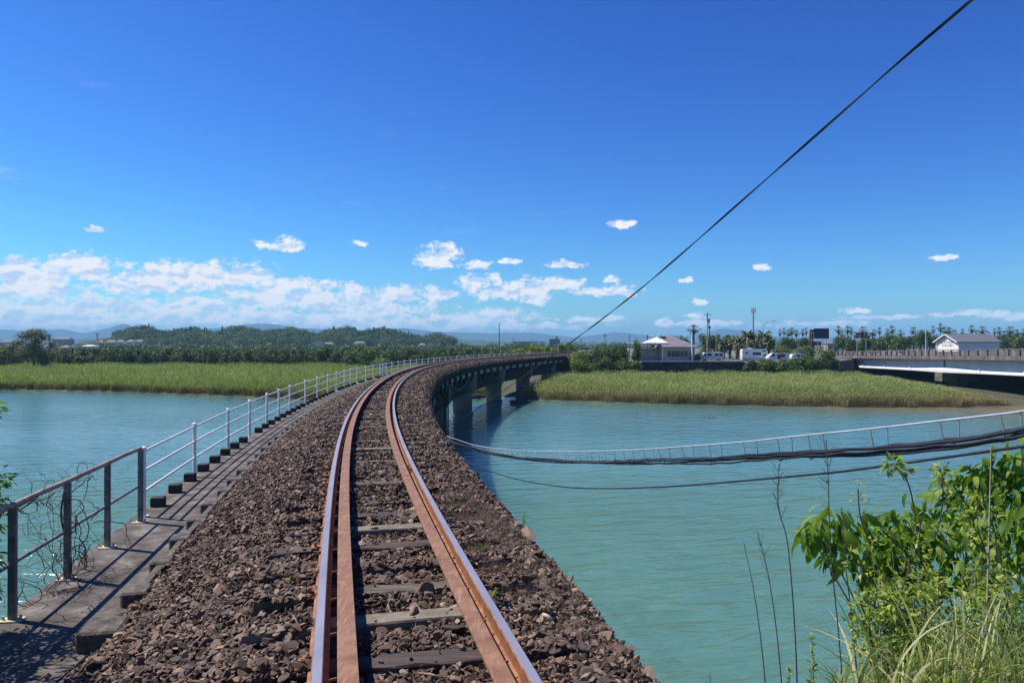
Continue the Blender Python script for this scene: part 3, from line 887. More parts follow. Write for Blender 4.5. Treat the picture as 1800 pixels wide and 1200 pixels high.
# white railing
wr = thing('white_railing', 'long white three-rail railing with round posts along the bridge walkway', 'railing', tuple(tp(10.3, -3.43, -2.65)))
for s in WP:
    mb = MB(); dx = random.uniform(-.012, .012)
    b = tp(s, -3.44, -2.65); t = tp(s + dx, -3.44, -1.62)
    mb.tube([b, t], .036, 10)
    t2 = t.copy()
    for (dz, r_) in ((0.0, .047), (.035, .047), (.05, .03)):
        pass
    mb.tube([t + (0, 0, -.012), t + (0, 0, .03), t + (0, 0, .048)], [.045, .045, .022], 10)
    mb.box(b + (0, 0, .008), (.14, .14, .014), -float(trk(s)[2]))
    mb.build('post', M['whitep'], wr, smooth=True)
for hgt in (1.0, 0.70, 0.38):
    mb = MB()
    mb.tube([tp(s, -3.44, -2.65 + hgt) for s in np.concatenate([[10.3], np.arange(11, WP[-1], 1.2), [WP[-1]]])], .021, 8)
    mb.build('handrail', M['whitep'], wr, smooth=True)

# grey railing nearest the camera
gpx = [(-118, 1200), (22, 1090), (117, 1018), (189, 962), (246, 918)]
gr = thing('grey_railing', 'weathered grey steel railing with rusty top pipe in the left foreground', 'railing', tuple(P(246, 918, F * 2.65 / (918 - HOR))))
GP = []
for px, py in gpx:
    Y = F * 2.65 / (py - HOR); GP.append(P(px, py, Y))
GP[0] = GP[1] + (GP[1] - GP[2]) * 1.15
for i, b in enumerate(GP):
    lean = (-0.012 if i % 2 else .008)
    mb = MB()
    mb.box(b + (lean / 2, 0, .545), (.056, .03, 1.07), .2)
    mb.box(b + (lean / 2 + .026, .028, .545), (.008, .05, 1.07), .2)
    mb.build('post', M['greyp'], gr)
    mb = MB(); mb.box(b + (0, 0, .008), (.20, .13, .016), .15, bev=.004)
    mb.tube([b + (.07, .02, .01), b + (.07, .02, .05)], .013, 6)
    mb.tube([b + (-.07, -.02, .01), b + (-.07, -.02, .05)], .013, 6)
    mb.build('base_plate', M['plate'], gr)
mb = MB(); mb.tube([g + (0, 0, 1.10) for g in ([GP[0] + (GP[0] - GP[1]) * 2] + GP[:1] + [GP[1], (GP[1] + GP[2]) / 2 + (0, 0, .006), GP[2], GP[3], (GP[3] + GP[4]) / 2 + (0, 0, .004), GP[4] + (0, .02, 0)])], .029, 12)
mb.build('handrail', M['toprail'], gr, smooth=True)
mb = MB(); mb.tube([g + (-.03, 0, .53) for g in [GP[0] + (GP[0] - GP[1]) * 2] + GP], .020, 10)
mb.build('middle_rail', M['greyp'], gr, smooth=True)

# small posts on the bridge
mk = thing('marker_post', 'short thick white marker post standing on the white railing line at the bend', 'post', tuple(tp(57.2, -3.2, -2.65)))
b = tp(57.2, -3.2, -2.65)
mb = MB(); mb.box(b + (0, 0, .575), (.17, .14, 1.15), 0, bev=.02); mb.build('post', M['whitep'], mk)
mb = MB(); mb.box(b + (.01, 0, 1.26), (.22, .18, .24), 0, bev=.03); mb.build('head', M['greypole'], mk)

# ------------------------------------------------------------------ cables
def smooth_curve(pts, n=8):
    """Catmull-Rom through 3-D points"""
    P_ = [np.array(p, float) for p in pts]
    P_ = [2 * P_[0] - P_[1]] + P_ + [2 * P_[-1] - P_[-2]]
    o = []
    for i in range(1, len(P_) - 2):
        for t in np.linspace(0, 1, n, endpoint=False):
            a, b, c, d = P_[i - 1:i + 3]
            o.append(0.5 * ((2 * b) + (-a + c) * t + (2 * a - 5 * b + 4 * c - d) * t ** 2 + (-a + 3 * b - 3 * c + d) * t ** 3))
    o.append(P_[-2])
    return o
ov = thing('overhead_cable', 'taut black twin cable rising steeply from the river to the top right', 'cable', tuple(P(776, 757, 33)))
cpts = [P(1760, -44, 4.2), P(1600, 92, 4.85), P(1500, 180, 5.45), P(1330, 330, 6.8), P(1160, 479, 9.0), P(1080, 544, 10.6), P(1000, 604, 12.9), P(880, 690, 19), P(826, 727, 24.6), P(778, 756, 33)]
cpts = [cpts[0] + (cpts[0] - cpts[1]) * 3] + cpts
sc = smooth_curve(cpts, 24)
for ph in (0, math.pi):
    pts = []
    L = 0
    for i, p in enumerate(sc):
        if i: L += np.linalg.norm(p - sc[i - 1])
        a = L * 2.2 + ph
        pts.append(p + np.array([math.cos(a) * .0055, 0, math.sin(a) * .0055]))
    mb = MB(); mb.tube(pts, .0056, 7); mb.build('strand', M['cable'], ov, smooth=True)

def invY(x, k=0.000163, x0=530): return 1.0 / (k * (x - x0))
mess = [(797,770),(833,781.7),(867,787),(917,791.5),(983,793),(1033,792.7),(1095,791),(1157,787.7),(1300,777),(1367,770),(1433,763),(1528,753.6),(1647,740),(1755,728),(1800,722),(1950,700)]
bund = [(800,779),(833,788.5),(867,797),(917,805),(983,809),(1033,810.5),(1095,811),(1157,809.5),(1250,808),(1300,805),(1367,802),(1433,798),(1536,791.7),(1661,780),(1772,763),(1800,756),(1950,722)]
low = [(815,806),(843,821),(887,836),(933,846.7),(1000,856),(1060,858),(1117,857),(1200,853),(1300,845),(1453,831),(1550,819),(1661,803.6),(1800,784),(1950,765)]
def extend(c3):
    return [c3[0] + (c3[0] - c3[1]) * .5] + c3 + [c3[-1] + (c3[-1] - c3[-2]) * 3]
def interp_y(tab, x): return float(np.interp(x, [t[0] for t in tab], [t[1] for t in tab]))
cb = thing('suspended_cables', 'bundle of black cables hung by hooks from a pale steel wire over the river', 'cables', tuple(P(1800, 722, invY(1800))))
mc = smooth_curve(extend([P(x, y, invY(x)) for x, y in mess]), 10)
mb = MB(); mb.tube(mc, .0075, 8); mb.build('messenger_wire', M['galv'], cb, smooth=True)
bc = smooth_curve(extend([P(x, y, invY(x)) for x, y in bund]), 10)
for k, (rr, a0, sp_) in enumerate([(.013, 0, .9), (.012, 1.4, -.7), (.014, 2.6, .5), (.010, 3.9, 1.1), (.011, 5.1, -.9)]):
    pts = []; L = 0
    for i, p in enumerate(bc):
        if i: L += np.linalg.norm(p - bc[i - 1])
        a = a0 + .9 * math.sin(L * sp_ + k)
        rad = .026 * (1 + .35 * math.sin(L * 1.3 + k * 2))
        sag = -.012 * abs(math.sin(L * math.pi / .5 + k * .3)) * (1 if k % 2 else .5)
        pts.append(p + np.array([math.cos(a) * rad * .5, math.cos(a) * rad * .6, math.sin(a) * rad + sag]))
    mb = MB(); mb.tube(pts, rr, 8); mb.build('cable', M['cable'], cb, smooth=True)
Y = 3.9; hx = []
hxs = [1860, 1757, 1651, 1529, 1420, 1366, 1306, 1246, 1198, 1157, 1130, 1095, 1063, 1037, 1016, 997, 980, 963, 948, 935, 922, 911, 901, 892, 884, 876, 869, 862, 856, 850, 845, 840, 835, 830]
for x in hxs:
    a = P(x, interp_y(mess, x) + 1, invY(x)); b = P(x + 3, interp_y(bund, x + 3), invY(x + 3))
    mb = MB()
    b1 = b + (0.005, -.03, 0); b0 = b + (0, 0, -.045); b2 = b + (.03, .035, 0)
    r0 = .0065
    aa = P(x, interp_y(mess, x), invY(x))
    up = np.array([0, 0, 1.0])
    xb = x + (x - 530) * .028
    a2 = P(xb, interp_y(mess, xb), invY(xb)); 
    b3 = P(xb + 3, interp_y(bund, xb + 3) - 4, invY(xb + 3))
    mb.tube([aa + up * .006, aa * .75 + b1 * .25, b1, b0], r0, 6)
    mb.tube([a2 + up * .006, a2 * .8 + b3 * .2 + (.008, 0, .01), b3 + (.004, 0, 0), b0 + (.02, .01, 0)], r0 * .9, 6)
    mb.build('hanger', M['hanger'], cb)
lc = smooth_curve(extend([P(x, y, invY(x)) for x, y in low]), 10)
mb = MB(); mb.tube(lc, .0105, 8)
tag(mb.build('slack_cable', M['cable'], None, smooth=True), 'single black cable sagging over the water below the cable bundle', 'cable')

# ------------------------------------------------------------------ reeds
def blades(n, X, Y, Z, H, Wd, lean=0.25):
    """n upright bent blades -> V, tri faces"""
    a = rng.uniform(0, 2 * np.pi, n)
    dx, dy = np.cos(a), np.sin(a)
    ln = rng.normal(0, lean, n) * H; la = rng.uniform(0, 2 * np.pi, n)
    lx, ly = np.cos(la) * ln, np.sin(la) * ln
    V = np.zeros((n, 5, 3))
    w = Wd / 2
    for i, (t, ww) in enumerate(((0, .8), (0, -.8), (.55, 1), (.55, -1), (1, 0))):
        V[:, i, 0] = X + dx * w * ww + lx * t ** 2
        V[:, i, 1] = Y + dy * w * ww + ly * t ** 2
        V[:, i, 2] = Z + H * (t - 0.12 * t * t)
    F0 = np.array([(0, 1, 3), (0, 3, 2), (2, 3, 4)])
    Fs = (F0[None] + (np.arange(n) * 5)[:, None, None]).reshape(-1, 3)
    return V.reshape(-1, 3), Fs
def merge(parts):
    Vs = []; Fs = []; b = 0
    for v, f in parts:
        Vs.append(v); Fs.append(f + b); b += len(v)
    return np.concatenate(Vs), np.concatenate(Fs)
def reed_zone(n, x0, x1, d0, d1, ymax, h=(1.6, 2.4), w=(.05, .1), mask=None):
    X = rng.uniform(x0, x1, n); D = rng.uniform(d0, d1, n)
    Yy = shore_y(X) + D + 0.7 * np.sin(X * .9) + .5 * np.sin(X * 2.3 + 1)
    k = Yy < ymax
    if mask is not None: k &= mask(X, Yy)
    X = X[k]; Yy = Yy[k]; D = D[k]
    patch = 1 + .13 * np.sin(X * .35 + Yy * .2) + .10 * np.sin(X * 1.1 - Yy * .5) + .08 * np.sin(X * 2.7 + Yy) + .07 * np.sin(X * 5.1 - 2 * Yy)
    H = rng.uniform(h[0], h[1], len(X)) * patch * np.clip(.55 + D * .12, .55, 1) * np.where(X > 0, np.clip((66.5 + (Yy - 92) * .18 - X) / 14, .3, 1), 1)
    return blades(len(X), X, Yy, .15 + np.clip(D * .02, 0, .6), H, rng.uniform(w[0], w[1], len(X)), .30)
def reed_leaves(n, x0, x1, d0, d1, ymax, mask):
    X = rng.uniform(x0, x1, n); D = d0 + (d1 - d0) * rng.random(n) ** 1.6
    Yy = shore_y(X) + D
    k = (Yy < ymax) & mask(X, Yy); X = X[k]; Yy = Yy[k]; D = D[k]; n = len(X)
    hh = 2.0 * np.clip(.55 + D * .12, .55, 1) * (1 + .10 * np.sin(X * .35 + Yy * .2) + .07 * np.sin(X * 1.1 - Yy * .5)) * np.where(X > 0, np.clip((66.5 + (Yy - 92) * .18 - X) / 14, .3, 1), 1)
    Z = .2 + np.clip(D * .02, 0, .6) + hh * np.sqrt(rng.uniform(.1, 1.0, n))
    a = rng.uniform(0, 2 * np.pi, n); L = rng.uniform(.18, .42, n); e = rng.normal(.2, .6, n)
    d = np.stack([np.cos(a) * np.cos(e), np.sin(a) * np.cos(e), np.sin(e)], -1) * L[:, None]
    sd = np.stack([-np.sin(a), np.cos(a), rng.normal(0, .5, n)], -1) * .03
    c = np.stack([X, Yy, Z], -1)
    V = np.stack([c - sd, c + sd, c + d], 1)
    return V.reshape(-1, 3), (np.arange(n) * 3)[:, None] + np.array([[0, 1, 2]])
def track_clear(X, Yy):
    # keep reeds out from under the railway deck
    c = np.interp(Yy, YA, XA)
    return (np.abs(X - c) > 2.4)
v, f = merge([reed_zone(70000, -125, -4, 0.3, 14, 400, w=(.04, .08), mask=track_clear), reed_zone(110000, -190, -4, 10, 110, 197, w=(.05, .10), mask=track_clear)])
vl, fl_ = reed_leaves(100000, -125, -4, 0.2, 90, 197, track_clear)
v, f = merge([(v, f), (vl, fl_)])
tag(mesh_np('reeds_far_bank', v, f, M['reedL']), kind='stuff')
def rmask(X, Yy): return track_clear(X, Yy) & (X > np.interp(Yy, YA, XA)) & (X < 62 + (Yy - 92) * .18 - np.clip(93.5 - Yy, 0, 9) * 0)
v, f = merge([reed_zone(60000, -2, 63, 0.2, 13, 136, h=(1.35, 2.15), w=(.025, .055), mask=rmask), reed_zone(60000, -2, 70, 8, 52, 136, h=(1.5, 2.3), w=(.035, .07), mask=rmask)])
vl, fl_ = reed_leaves(90000, -2, 70, 0.2, 46, 136, rmask)
v, f = merge([(v, f), (vl, fl_)])
tag(mesh_np('reeds_right_bank', v, f, M['reedR']), kind='stuff')

# ------------------------------------------------------------------ foliage crowns from leaf clumps
def crown(cs, n, size, shell=0.35):
    """cs: list of (x,y,z,rx,ry,rz); n quads in all"""
    cs = np.array(cs, float)
    wgt = cs[:, 3] * cs[:, 5]; wgt /= wgt.sum()
    idx = rng.choice(len(cs), n, p=wgt)
    d = rng.normal(size=(n, 3)); d /= np.linalg.norm(d, axis=1)[:, None]
    r = 1 - np.abs(rng.normal(0, shell, n)) ; r = np.clip(r, .1, 1.0) * rng.uniform(.85, 1.12, n)
    C = cs[idx]
    ctr = C[:, :3] + d * C[:, 3:6] * r[:, None]
    nrm = d + rng.normal(0, .55, (n, 3)); nrm /= np.linalg.norm(nrm, axis=1)[:, None]
    t = np.cross(nrm, rng.normal(size=(n, 3))); t /= np.linalg.norm(t, axis=1)[:, None]
    b = np.cross(nrm, t)
    s = size * rng.uniform(.5, 1.2, n)[:, None]
    V = np.stack([ctr - t * s * .5, ctr - b * s * .32 + nrm * s * .06, ctr + t * s * .5, ctr + b * s * .32 - nrm * s * .05], 1)
    Fs = (np.array([[0, 1, 2, 3]])[None] + (np.arange(n) * 4)[:, None, None]).reshape(-1, 4)
    return V.reshape(-1, 3), Fs

# tree belt beyond the left reeds
cs = []
for X in np.arange(-170, 14, 1.15):
    for r_ in range(3):
        x = X + rng.uniform(-1, 1); y = 200 + r_ * 5 + rng.uniform(-1.8, 1.8) + (6 if X > -30 else 0)
        h = rng.uniform(4.2, 5.9) if r_ else rng.uniform(2.8, 5.2)
        rx = rng.uniform(1.0, 1.9)
        cs.append((x, y, .8 + h * .55, rx, rx, h * .48))
        if rng.random() < .7: cs.append((x + rng.uniform(-.8, .8), y - .5, .8 + h * .85, rx * .6, rx * .6, h * .2))
v, f = crown(cs, 190000, .50)
tag(mesh_np('tree_belt', v, f, M['belt']), kind='stuff')
# second belt and scattered groves further back
cs = []
for _ in range(420):
    x = rng.uniform(-420, 60); y = rng.uniform(380, 560)
    h = rng.uniform(5.0, 7.6)
    cs.append((x, y, 1 + h * .5, rng.uniform(3, 6), 3, h * .5))
v, f = crown(cs, 70000, 1.3)
tag(mesh_np('far_groves', v, f, M['mid']), kind='stuff')

# wooded hills
sil = [(150, 602), (190, 597), (200, 590), (215, 579), (240, 575), (250, 579), (290, 583), (330, 582), (380, 579), (430, 579), (460, 582), (500, 580), (530, 580), (560, 583), (600, 583), (620, 580), (640, 582), (665, 580), (700, 583), (725, 588), (740, 594), (770, 593), (790, 598), (815, 602)]
YH = 720
def hill_z(x, y):
    px = 900 + F * x / YH
    top = CZ + (HOR - np.interp(px, [p[0] for p in sil], [p[1] for p in sil])) * YH / F - 5.0
    t = np.clip(1 - np.abs(y - YH) / np.where(y < YH, 110, 160), 0, 1)
    return 1 + (top - 1) * np.sin(t * math.pi / 2) ** 1.2 + (2.2 * np.sin(x * .13 + y * .05) + 1.8 * np.sin(x * .31 - y * .09) + 1.2 * np.sin(x * .07)) * t
gx = np.linspace(-440, -30, 120); gy = np.linspace(600, 890, 40)
XX, YY = np.meshgrid(gx, gy)
V = np.stack([XX, YY, hill_z(XX, YY)], -1).reshape(-1, 3)
i = np.arange(39)[:, None]; k = np.arange(119)[None, :]
Fq = np.stack([i * 120 + k, i * 120 + k + 1, (i + 1) * 120 + k + 1, (i + 1) * 120 + k], -1).reshape(-1, 4)
M['hillg'] = pmat('hill_ground', [(0.3, (0.02, 0.035, 0.015)), (0.7, (0.05, 0.075, 0.03))], 0.05, 0.95)
structure(mesh_np('hills', V, Fq, M['hillg'], smooth=True))
cs = []; cc = []
for _ in range(2600):
    x = rng.uniform(-425, -55); y = rng.uniform(612, 760)
    z = float(hill_z(x, y))
    if z < 5.5 or not (203 < 900 + F * x / y < 800): continue
    if rng.random() < .16 and y > 690 and math.sin(x * .035) > .1:
        h = rng.uniform(5, 9); cc.append((x, y, z, h, rng.uniform(1.6, 2.4)))
    else:
        r_ = rng.uniform(2.6, 6.5); cs.append((x, y, z + r_ * .35, r_, r_, r_ * .75))
v, f = crown(cs, 260000, 1.15, .16)
tag(mesh_np('hill_forest', v, f, M['hillleaf']), kind='stuff')
cq = []
for x, y, z, h, r_ in cc:
    for t in (0, .25, .5, .75, .95):
        q = r_ * (1 - t) ** .8 + .25
        cq.append((x, y, z + h * t * .9, q, q, h * .14))
v, f = crown(cq, 70000, .9, .3)
tag(mesh_np('hill_conifers', v, f, M['conifer']), kind='stuff')

# distant blue mountains
def ridge(name, sil, Y, depth, seed):
    r2 = np.random.default_rng(seed)
    pxs = np.arange(sil[0][0], sil[-1][0] + 1, 6.0)
    tops = np.interp(pxs, [p[0] for p in sil], [p[1] for p in sil])
    nz = sum(a * np.sin(pxs * w_ + p_) for a, w_, p_ in ((.8, .05, 1), (.5, .13, 2), (.3, .31, 4)))
    X = (pxs - 900) / F * Y
    H = CZ + (HOR - (tops + nz * .7)) * Y / F
    rows = np.linspace(-1, 1, 25)
    V = []
    for t in rows:
        prof = (1 - abs(t)) ** 1.1
        ero = 1 + .25 * np.sin(X * .004 + t * 5) * (1 - prof) + .12 * np.sin(X * .011 - t * 9) * (1 - prof)
        V.append(np.stack([X, np.full_like(X, Y + t * depth), np.maximum(-1, H * prof * ero + r2.normal(0, 3, len(X)) * (prof < .98))], -1))
    V = np.concatenate(V); n = len(X)
    i = np.arange(24)[:, None]; k = np.arange(n - 1)[None, :]
    Fq = np.stack([i * n + k, i * n + k + 1, (i + 1) * n + k + 1, (i + 1) * n + k], -1).reshape(-1, 4)
    structure(mesh_np(name, V, Fq, M['mtn'], smooth=True))
M['mtn'] = pmat('mountain_forest', [(0.3, (0.02, 0.04, 0.02)), (0.7, (0.045, 0.075, 0.035))], 0.004, 0.95)
ridge('mountains', [(-500, 590), (-300, 575), (-100, 582), (0, 578), (55, 582), (105, 578), (150, 585), (185, 578), (218, 569), (240, 577), (300, 583), (370, 577), (430, 570), (480, 569), (530, 576), (580, 580), (640, 580), (715, 577), (760, 582), (800, 584), (850, 586), (900, 584), (935, 585), (970, 589), (1010, 592), (1045, 589), (1080, 584), (1115, 586), (1150, 591), (1200, 592), (1235, 585), (1268, 577), (1310, 581), (1350, 591), (1420, 594), (1500, 592), (1600, 595), (1700, 592), (1800, 596), (2000, 588), (2300, 594)], 6200, 900, 3)
ridge('near_ridge', [(-400, 600), (-100, 597), (40, 597), (100, 600), (160, 598), (300, 601), (800, 597), (850, 599), (900, 601), (1100, 602), (1250, 601), (1500, 600), (1800, 601), (2100, 599)], 2600, 300, 5)

# ------------------------------------------------------------------ trees as things
def tree(name, label, base, h, blobs, n, size, mat, trunk_r=.2, group=None, cat='tree', limbs=4, shell=.35):
    """blobs relative to the base: (dx,dy,dz,rx,ry,rz)"""
    t = thing(name, label, cat, tuple(base), group)
    mb = MB()
    bx, by, bz = base
    top = (bx + random.uniform(-.2, .2), by, bz + h * .55)
    mb.tube([(bx, by, bz - .3), (bx + .05 * h * random.uniform(-1, 1), by, bz + h * .3), top], [trunk_r, trunk_r * .75, trunk_r * .5], 7)
    for b in random.sample(blobs, min(limbs, len(blobs))):
        e = (bx + b[0], by + b[1], bz + b[2])
        m_ = ((top[0] + e[0]) / 2, (top[1] + e[1]) / 2, min(top[2], e[2]) - .05 * h + (e[2] - top[2]) * .4)
        mb.tube([(bx, by, bz + h * .3), m_, e], [trunk_r * .55, trunk_r * .35, trunk_r * .12], 5)
    mb.build('trunk', M['bark'], t, smooth=True)
    v, f = crown([(bx + b[0], by + b[1], bz + b[2], b[3], b[4], b[5]) for b in blobs], n, size, shell)
    mesh_np('crown', v, f, mat, t)
    return t

# lone broad tree on the left
Y = 172; b = P(58, 641, Y)
u = Y / F
tree('broad_tree', 'broad open-crowned tree standing alone at the left edge of the reed field', (b[0], b[1], 1.6), 8.5,
     [tuple(q * 1.19 for q in b_) for b_ in [(-1.2, 0, 6.6, 2.3, 1.8, 1.2), (.6, 0, 7.2, 2.2, 1.8, 1.1), (1.9, .3, 6.3, 1.4, 1.4, .9), (-2.6, 0, 5.2, 1.6, 1.4, .8), (3.6, 0, 4.7, 1.0, 1, .8), (-4.3, 0, 4.2, 1.2, 1, .9),
      (0, 0, 4.3, 2.0, 1.5, 1.1), (1.8, 0, 2.6, 2.2, 1.6, 1.6), (-1.8, .4, 2.6, 1.8, 1.3, 1.2), (2.3, -.2, 1.2, 1.5, 1.2, .9), (.2, .8, 5.6, 1.2, 1.2, 1.0)]], 6500, .36, M['olive'], .22, limbs=10, shell=.5)
Y = 190; b = P(18, 632, Y)
tree('round_tree', 'low rounded olive-green tree left of the broad tree on the reed edge', (b[0], b[1], 1.2), 5, [(-1.5, 0, 3.4, 3.2, 2, 2.2), (2.2, 0, 3.2, 2.6, 2, 2.2), (-4, 0, 2.6, 2.2, 2, 1.8), (0, -1, 1.6, 3.5, 1.5, 1.6)], 3500, .5, M['olive'])
for px, py, Y, r_, lab in ((655, 606, 178, 2.9, 'tall dark rounded tree rising above the tree belt behind the white railing'), (684, 612, 174, 2.4, 'dark rounded tree on the right of the taller one in the tree belt'), (625, 614, 185, 2.3, 'dark green tree on the left of the tallest tree in the belt'), (672, 628, 168, 2.2, 'light green bush in front of the tall dark trees by the railing bend')):
    b = P(px, 640, Y); zt = P(px, py, Y)[2]
    mat = M['mid'] if py < 620 else M['bright']
    h = zt - .8
    tree('rounded_tree' if py < 620 else 'bush', lab, (b[0], b[1], .8), h, [(0, 0, h * .72, r_, r_, h * .28), (-r_ * .6, 0, h * .5, r_ * .8, r_ * .7, h * .3), (r_ * .6, 0, h * .45, r_ * .8, r_ * .7, h * .32), (0, -.8, h * .3, r_, r_ * .6, h * .28)], 2600, .45, mat)

# shrubs beside the far bridge end and along the terrace
sh = [(1012, 618, 652, 139, 20, 'bright', 'bright green shrub directly right of the far bridge abutment'),
      (1040, 612, 655, 138, 20, 'mid', 'dark shrub mass between the abutment and the ivy mound'),
      (1068, 606, 655, 138, 20, 'mid', 'tall dark shrub with pointed tips left of the cafe'),
      (1094, 603, 650, 139.5, 15, 'mid', 'dark leafy shrub overlapping the left end of the cafe roof'),
      (1098, 628, 654, 136, 15, 'bright', 'dense mounded bright green shrub beside the retaining wall'),
      (1120, 636, 655, 136, 12, 'bright', 'small mounded shrub at the left foot of the retaining wall'),
      (1022, 612, 652, 140.5, 24, 'bright', 'wide light shrub behind the two bushes next to the bridge abutment'),
      (1052, 609, 652, 140.5, 24, 'mid', 'wide tall shrub in the middle of the bushes left of the cafe'),
      (1084, 606, 652, 140.5, 22, 'mid', 'wide dark shrub touching the left end of the cafe porch roof'),
      (1028, 630, 656, 135.5, 22, 'bright', 'low rounded shrub in front of the bushes near the abutment'),
      (1064, 628, 656, 135.5, 22, 'mid', 'low dark shrub at the reed edge left of the ivy mound'),
      (1318, 634, 656, 139, 12, 'mid', 'small dark shrub at the left end of the hedge, right of the retaining wall'),
      (1385, 634, 656, 137.5, 22, 'mid', 'wide dark lower part of the hedge under the flatbed van'),
      (1438, 630, 656, 138, 20, 'mid', 'dark shrub at the foot of the hedge beside the road bridge abutment'),
      (1462, 622, 655, 143, 14, 'mid', 'shrub covering the end of the road bridge girder'),
      (1120, 595, 640, 139, 9, 'bright', 'thin light green sapling in front of the cafe porch'),
      (985, 606, 628, 165, 16, 'bright', 'light green shrub behind the far end of the white railing'),
      (1000, 603, 630, 170, 16, 'bright', 'pale shrub just left of the cable behind the bridge end'),
      (942, 606, 624, 172, 12, 'yellow', 'yellow-flowering shrub beyond the far stretch of white railing'),
      (915, 610, 622, 180, 12, 'yellow', 'smaller yellow-green shrub beyond the far white railing'),
      (962, 608, 624, 176, 10, 'bright', 'green shrub between the yellow one and the cable'),
      (1345, 632, 655, 139, 16, 'bright', 'light green hedge shrub below the camper van'),
      (1370, 630, 656, 139, 18, 'mid', 'green hedge shrub below the flatbed van'),
      (1398, 628, 656, 139, 18, 'bright', 'hedge shrub in the middle of the hedge on the terrace edge'),
      (1425, 622, 656, 139.5, 18, 'mid', 'hedge shrub near the road bridge end'),
      (1450, 610, 655, 141, 18, 'bright', 'tall shrub right at the left end of the road bridge'),
      (1415, 605, 635, 158, 18, 'bright', 'broad light green bush behind the parked vans'),
      (1378, 606, 630, 168, 18, 'bright', 'light green bush between the palms and the vans'),
      (1240, 612, 628, 160, 12, 'bright', 'pale rounded bush right of the cafe behind the white van'),
      (1486, 640, 655, 172, 8, 'bright', 'small plant growing on the bridge pier top')]
for px, top, bot, Y, hw, mt, lab in sh:
    b = P(px, bot, Y); t = P(px, top, Y); w = hw * Y / F
    w *= 1.25; h = (t[2] - b[2] + .6) * 1.15
    base = (b[0], b[1], b[2] - .6)
    bl = []
    for _ in range(9):
        a = random.uniform(-1, 1)
        bl.append((a * w * .72, random.uniform(-.5, .8), h * random.uniform(.25, .82) * (1 - .3 * a * a), w * random.uniform(.28, .5), w * .4, h * random.uniform(.14, .26)))
    bl.append((0, 0, h * .45, w * .8, w * .5, h * .42))
    tree('shrub', lab, base, h, bl, int(900 + 90 * w * h), .34, M[mt], .07, group='shrubs along the far bank', cat='shrub', shell=.4)

# background trees on the right
bt = [(1160, 588, 612, 200, 20, 'mid', 'dark round tree peeking over the cafe roof ridge'),
      (1195, 588, 620, 190, 17, 'mid', 'dark tree right behind the white cafe pillar'),
      (1246, 585, 620, 185, 17, 'mid', 'dark tree behind the utility pole'),
      (1272, 590, 622, 185, 17, 'mid', 'dark tree between utility pole and date palms'),
      (1560, 586, 614, 215, 26, 'mid', 'broad green tree right of the brown sign post'),
      (1590, 589, 614, 205, 22, 'mid', 'broad green tree in the middle of the row behind the road bridge'),
      (1618, 580, 614, 225, 18, 'mid', 'tall green tree behind the thin white mast'),
      (1634, 586, 614, 230, 16, 'mid', 'green tree at the left corner of the white house'),
      (1498, 596, 612, 210, 14, 'mid', 'bushy green tree below the first palms behind the bridge'),
      (1518, 592, 613, 200, 12, 'bright', 'light green tree below the red-brown sign'),
      (1770, 590, 615, 235, 22, 'mid', 'dark tree behind the right end of the white house'),
      (1798, 588, 615, 228, 20, 'mid', 'dark tree at the right photo edge behind the road bridge'),
      (1540, 595, 613, 235, 22, 'mid', 'distant dark tree behind the brown sign post'),
      (1385, 592, 620, 240, 16, 'mid', 'dark tree at the foot of the first slim palms right of the date palms'),
      (1412, 594, 620, 245, 15, 'mid', 'dark tree behind the palms just left of the billboard'),
      (1480, 590, 614, 240, 16, 'mid', 'tree at the foot of the palms directly right of the billboard'),
      (1745, 588, 614, 262, 22, 'mid', 'tree top just above the right end of the house roof'),
      (1700, 586, 612, 285, 24, 'mid', 'far tree behind the middle of the house roof'),
      (1785, 585, 614, 280, 20, 'mid', 'taller far tree behind the road bridge near the right edge')]
for px, top, bot, Y, hw, mt, lab in bt:
    b = P(px, bot, Y); t = P(px, top, Y); w = hw * 1.25 * Y / F
    base = (b[0], b[1], TZ); h = (t[2] - TZ) * 1.1
    bl = [(random.uniform(-.6, .6) * w, random.uniform(-1, 1), h * random.uniform(.4, .8), w * random.uniform(.3, .5), w * .4, h * random.uniform(.14, .24)) for _ in range(11)]
    bl.append((0, 0, h * .5, w * .8, w * .6, h * .38))
    tree('leafy_tree', lab, base, h, bl, 2600, .5, M[mt], .2, group='leafy trees behind the terrace')

